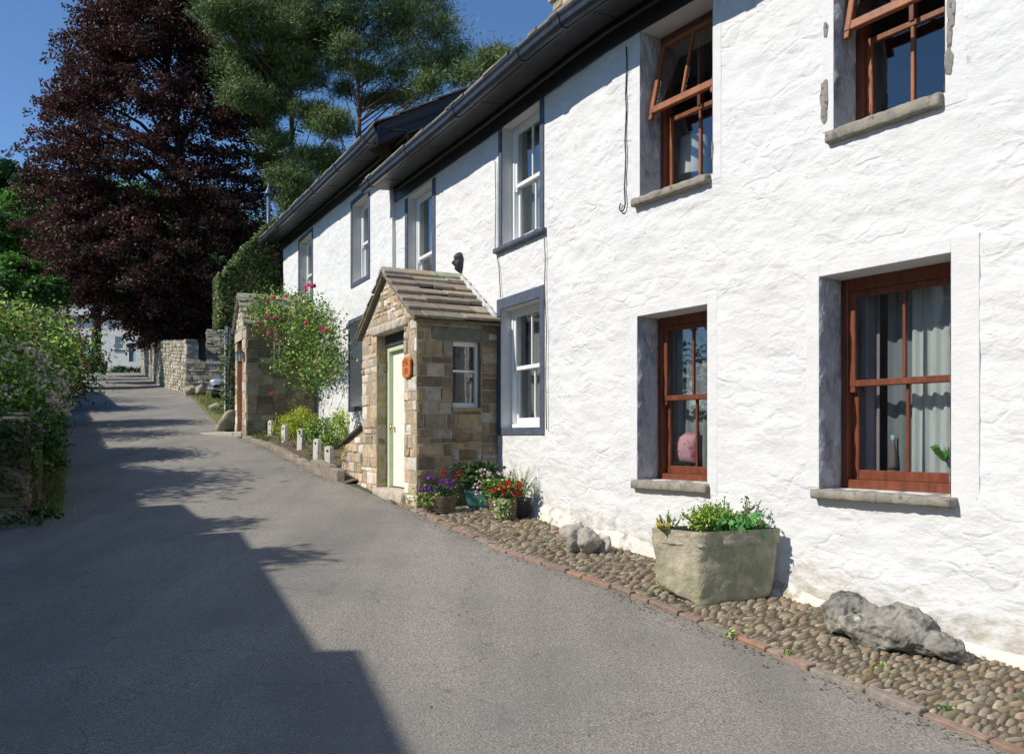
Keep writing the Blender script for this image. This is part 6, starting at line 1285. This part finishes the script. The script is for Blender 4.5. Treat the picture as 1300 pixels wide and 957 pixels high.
def garden_tree(label, x, y, z, r, n, leafs=.11, sq=.7):
    t = thing('garden_tree', label, 'tree', (x, y, gz(x,y)), 'trees in the left garden'); C = []
    for _ in range(34): d = unit(RNG.normal(size=3)); C.append((x+d[0]*r*RNG.uniform(.4,1), y+d[1]*r*RNG.uniform(.4,1), z+d[2]*r*sq*RNG.uniform(.4,1)))
    leaves(clumps(C, n//34, (r*.2,r*.2,r*.08)), leafs, 'crown', LEAF, MG, t); mb = MB(); limbs(mb, (x, y, gz(x,y)), (x, y, z+r*.4), .12, C, h0=.3); mb.build('trunk', BARK, t, smooth=True)
# crowns whose broken shadows fall on the lane between the porch and the garden wall
def tree_for(u_, v_, H, r, n, label, sq=.6): g = ground_pt(u_, v_); L = (H-g[2])/math.tan(SUN_EL); garden_tree(label, g[0]-SUN_H[0]*L, g[1]-SUN_H[1]*L, H, r, n, sq=sq)
tree_for(150, 618, 4.2, 1.7, 5200, 'loose garden tree whose branches shade the lane, nearest tree')
tree_for(60, 590, 4.6, 1.3, 3800, 'second garden tree behind the left wall')
tree_for(110, 598, 5.0, .9, 1500, 'wispy garden tree behind the left wall')
tree_for(95, 508, 7.0, 2.6, 6000, 'larger garden tree up the left side of the lane')
tree_for(150, 482, 8.0, 2.6, 6000, 'large tree near the head of the lane on the left')
tree_for(322, 708, 4.35, .55, 500, 'wispy shrub top overhanging the facing eaves')
tree_for(270, 668, 4.2, .5, 420, 'small leafy crown beside the garden wall end')
# growth hanging over the face of the garden wall
gt = thing('wall_creeper', 'dry brown stems and creeper hanging down the face of the left garden wall', 'creeper', (-5.9,10.8,-.5)); P = []; Q = []
for _ in range(4200): s = RNG.uniform(-.1, 7)**1.0; P.append(Pl(s, RNG.uniform(.02,.14), 1.05-abs(RNG.normal(0,.38))))
for _ in range(2200): s = RNG.uniform(-.1, 1.6); P.append(Pr(s, RNG.uniform(.02,.16), 1.15-abs(RNG.normal(0,.42))))
for _ in range(500): P.append((RNG.uniform(-6.6,-5.3), RNG.uniform(9.3,10.1), lane_z(9.8)+abs(RNG.normal(0,.09))))
leaves(P, .07, 'foliage', LEAF, DG+MG+[(.16,.11,.06),(.22,.16,.09)], gt)
mb = MB()
for _ in range(230):
    s = random.uniform(0, 6); z = random.uniform(.5, 1.1); e = random.uniform(-.5,.2); tube(mb, [Pl(s,.02,z), Pl(s+e*.5,.14,z-.25), Pl(s+e,.10,max(.03,z-random.uniform(.4,.8)))], [.006,.004,.002], 3, tuple(c*random.uniform(.7,1.3) for c in (.22,.16,.09)), cap=False)
mb.build('stems', M('stem'), gt)
# grit, dead leaves and small weeds gathered along the kerb
P = []
for _ in range(2600):
    y = RNG.uniform(3.2, 19); x = poly_at(RIGHT, y)-abs(RNG.normal(0,.09))-.01; P.append((x, y, lane_z(y)+.006))
for _ in range(900):
    y = RNG.uniform(4, 11); x = poly_at(RIGHT, y)+RNG.uniform(.05, 1.0); P.append((x, y, lane_z(y)+.035))
for _ in range(700):
    x = RNG.uniform(-6, 1.5); y = RNG.uniform(4.3, 12); 
    if x < poly_at(RIGHT, y): P.append((x, y, lane_z(y)+.006))
leaves(P, .016, 'grit_and_leaf_litter', LEAF, [(.14,.10,.06),(.22,.17,.10),(.08,.06,.045),(.32,.28,.2)], None, P[0], up=3, jit=.8, label='grit and dead leaf scraps along the kerb', cat='litter', kind='stuff')
P = []
for (u_, v_) in [(932,812),(1000,836),(760,700),(716,698),(1118,852),(845,748),(836,752),(690,690),(1200,905)]:
    g = ground_pt(u_, v_)
    for _ in range(26): P.append((g[0]+RNG.normal(0,.025), g[1]+RNG.normal(0,.025), g[2]+.02+abs(RNG.normal(0,.015))))
leaves(P, .026, 'kerb_weeds', LEAF, MG+YG, None, P[0], up=.6, label='tiny weeds sprouting between kerb and cobbles', cat='weeds', kind='stuff')
# petals on the road
P = []
for (u_, v_) in [(95,650),(83,642),(60,668),(105,552),(270,564),(288,554),(210,566),(355,572),(365,583),(378,590),(388,596),(398,602),(372,586),(345,570)]:
    for _ in range(1 if u_ < 300 else 4): g = ground_pt(u_+random.uniform(-5,5)*(u_ > 300), v_+(1 if u_ > 300 else 0)); P.append((g[0], g[1], g[2]+.01))
leaves(P, .05, 'fallen_petals', PETAL, [(.7,.15,.32),(.6,.3,.25)], None, P[0], up=2, label='pink petals fallen on the lane', cat='petals', kind='stuff')
# tall trees far out on the left, mirrored in the lower windows
for i, (x, y, zc_, r) in enumerate([(-27,3,3.5,4.5),(-30,12,4.5,5),(-29,20,5,5),(-34,30,6,5.5),(-26,-6,2.5,4.5),(-36,-1,5,5.5)]):
    garden_tree(['lowest broad tree beyond the facing cottages','second broad tree beyond the facing cottages','third broad tree beyond the facing cottages','topmost broad tree beyond the left gardens','broad tree behind the camera on the left','farthest tree on the left, outside the frame'][i], x, y, zc_, r, 5000, .3, .95)
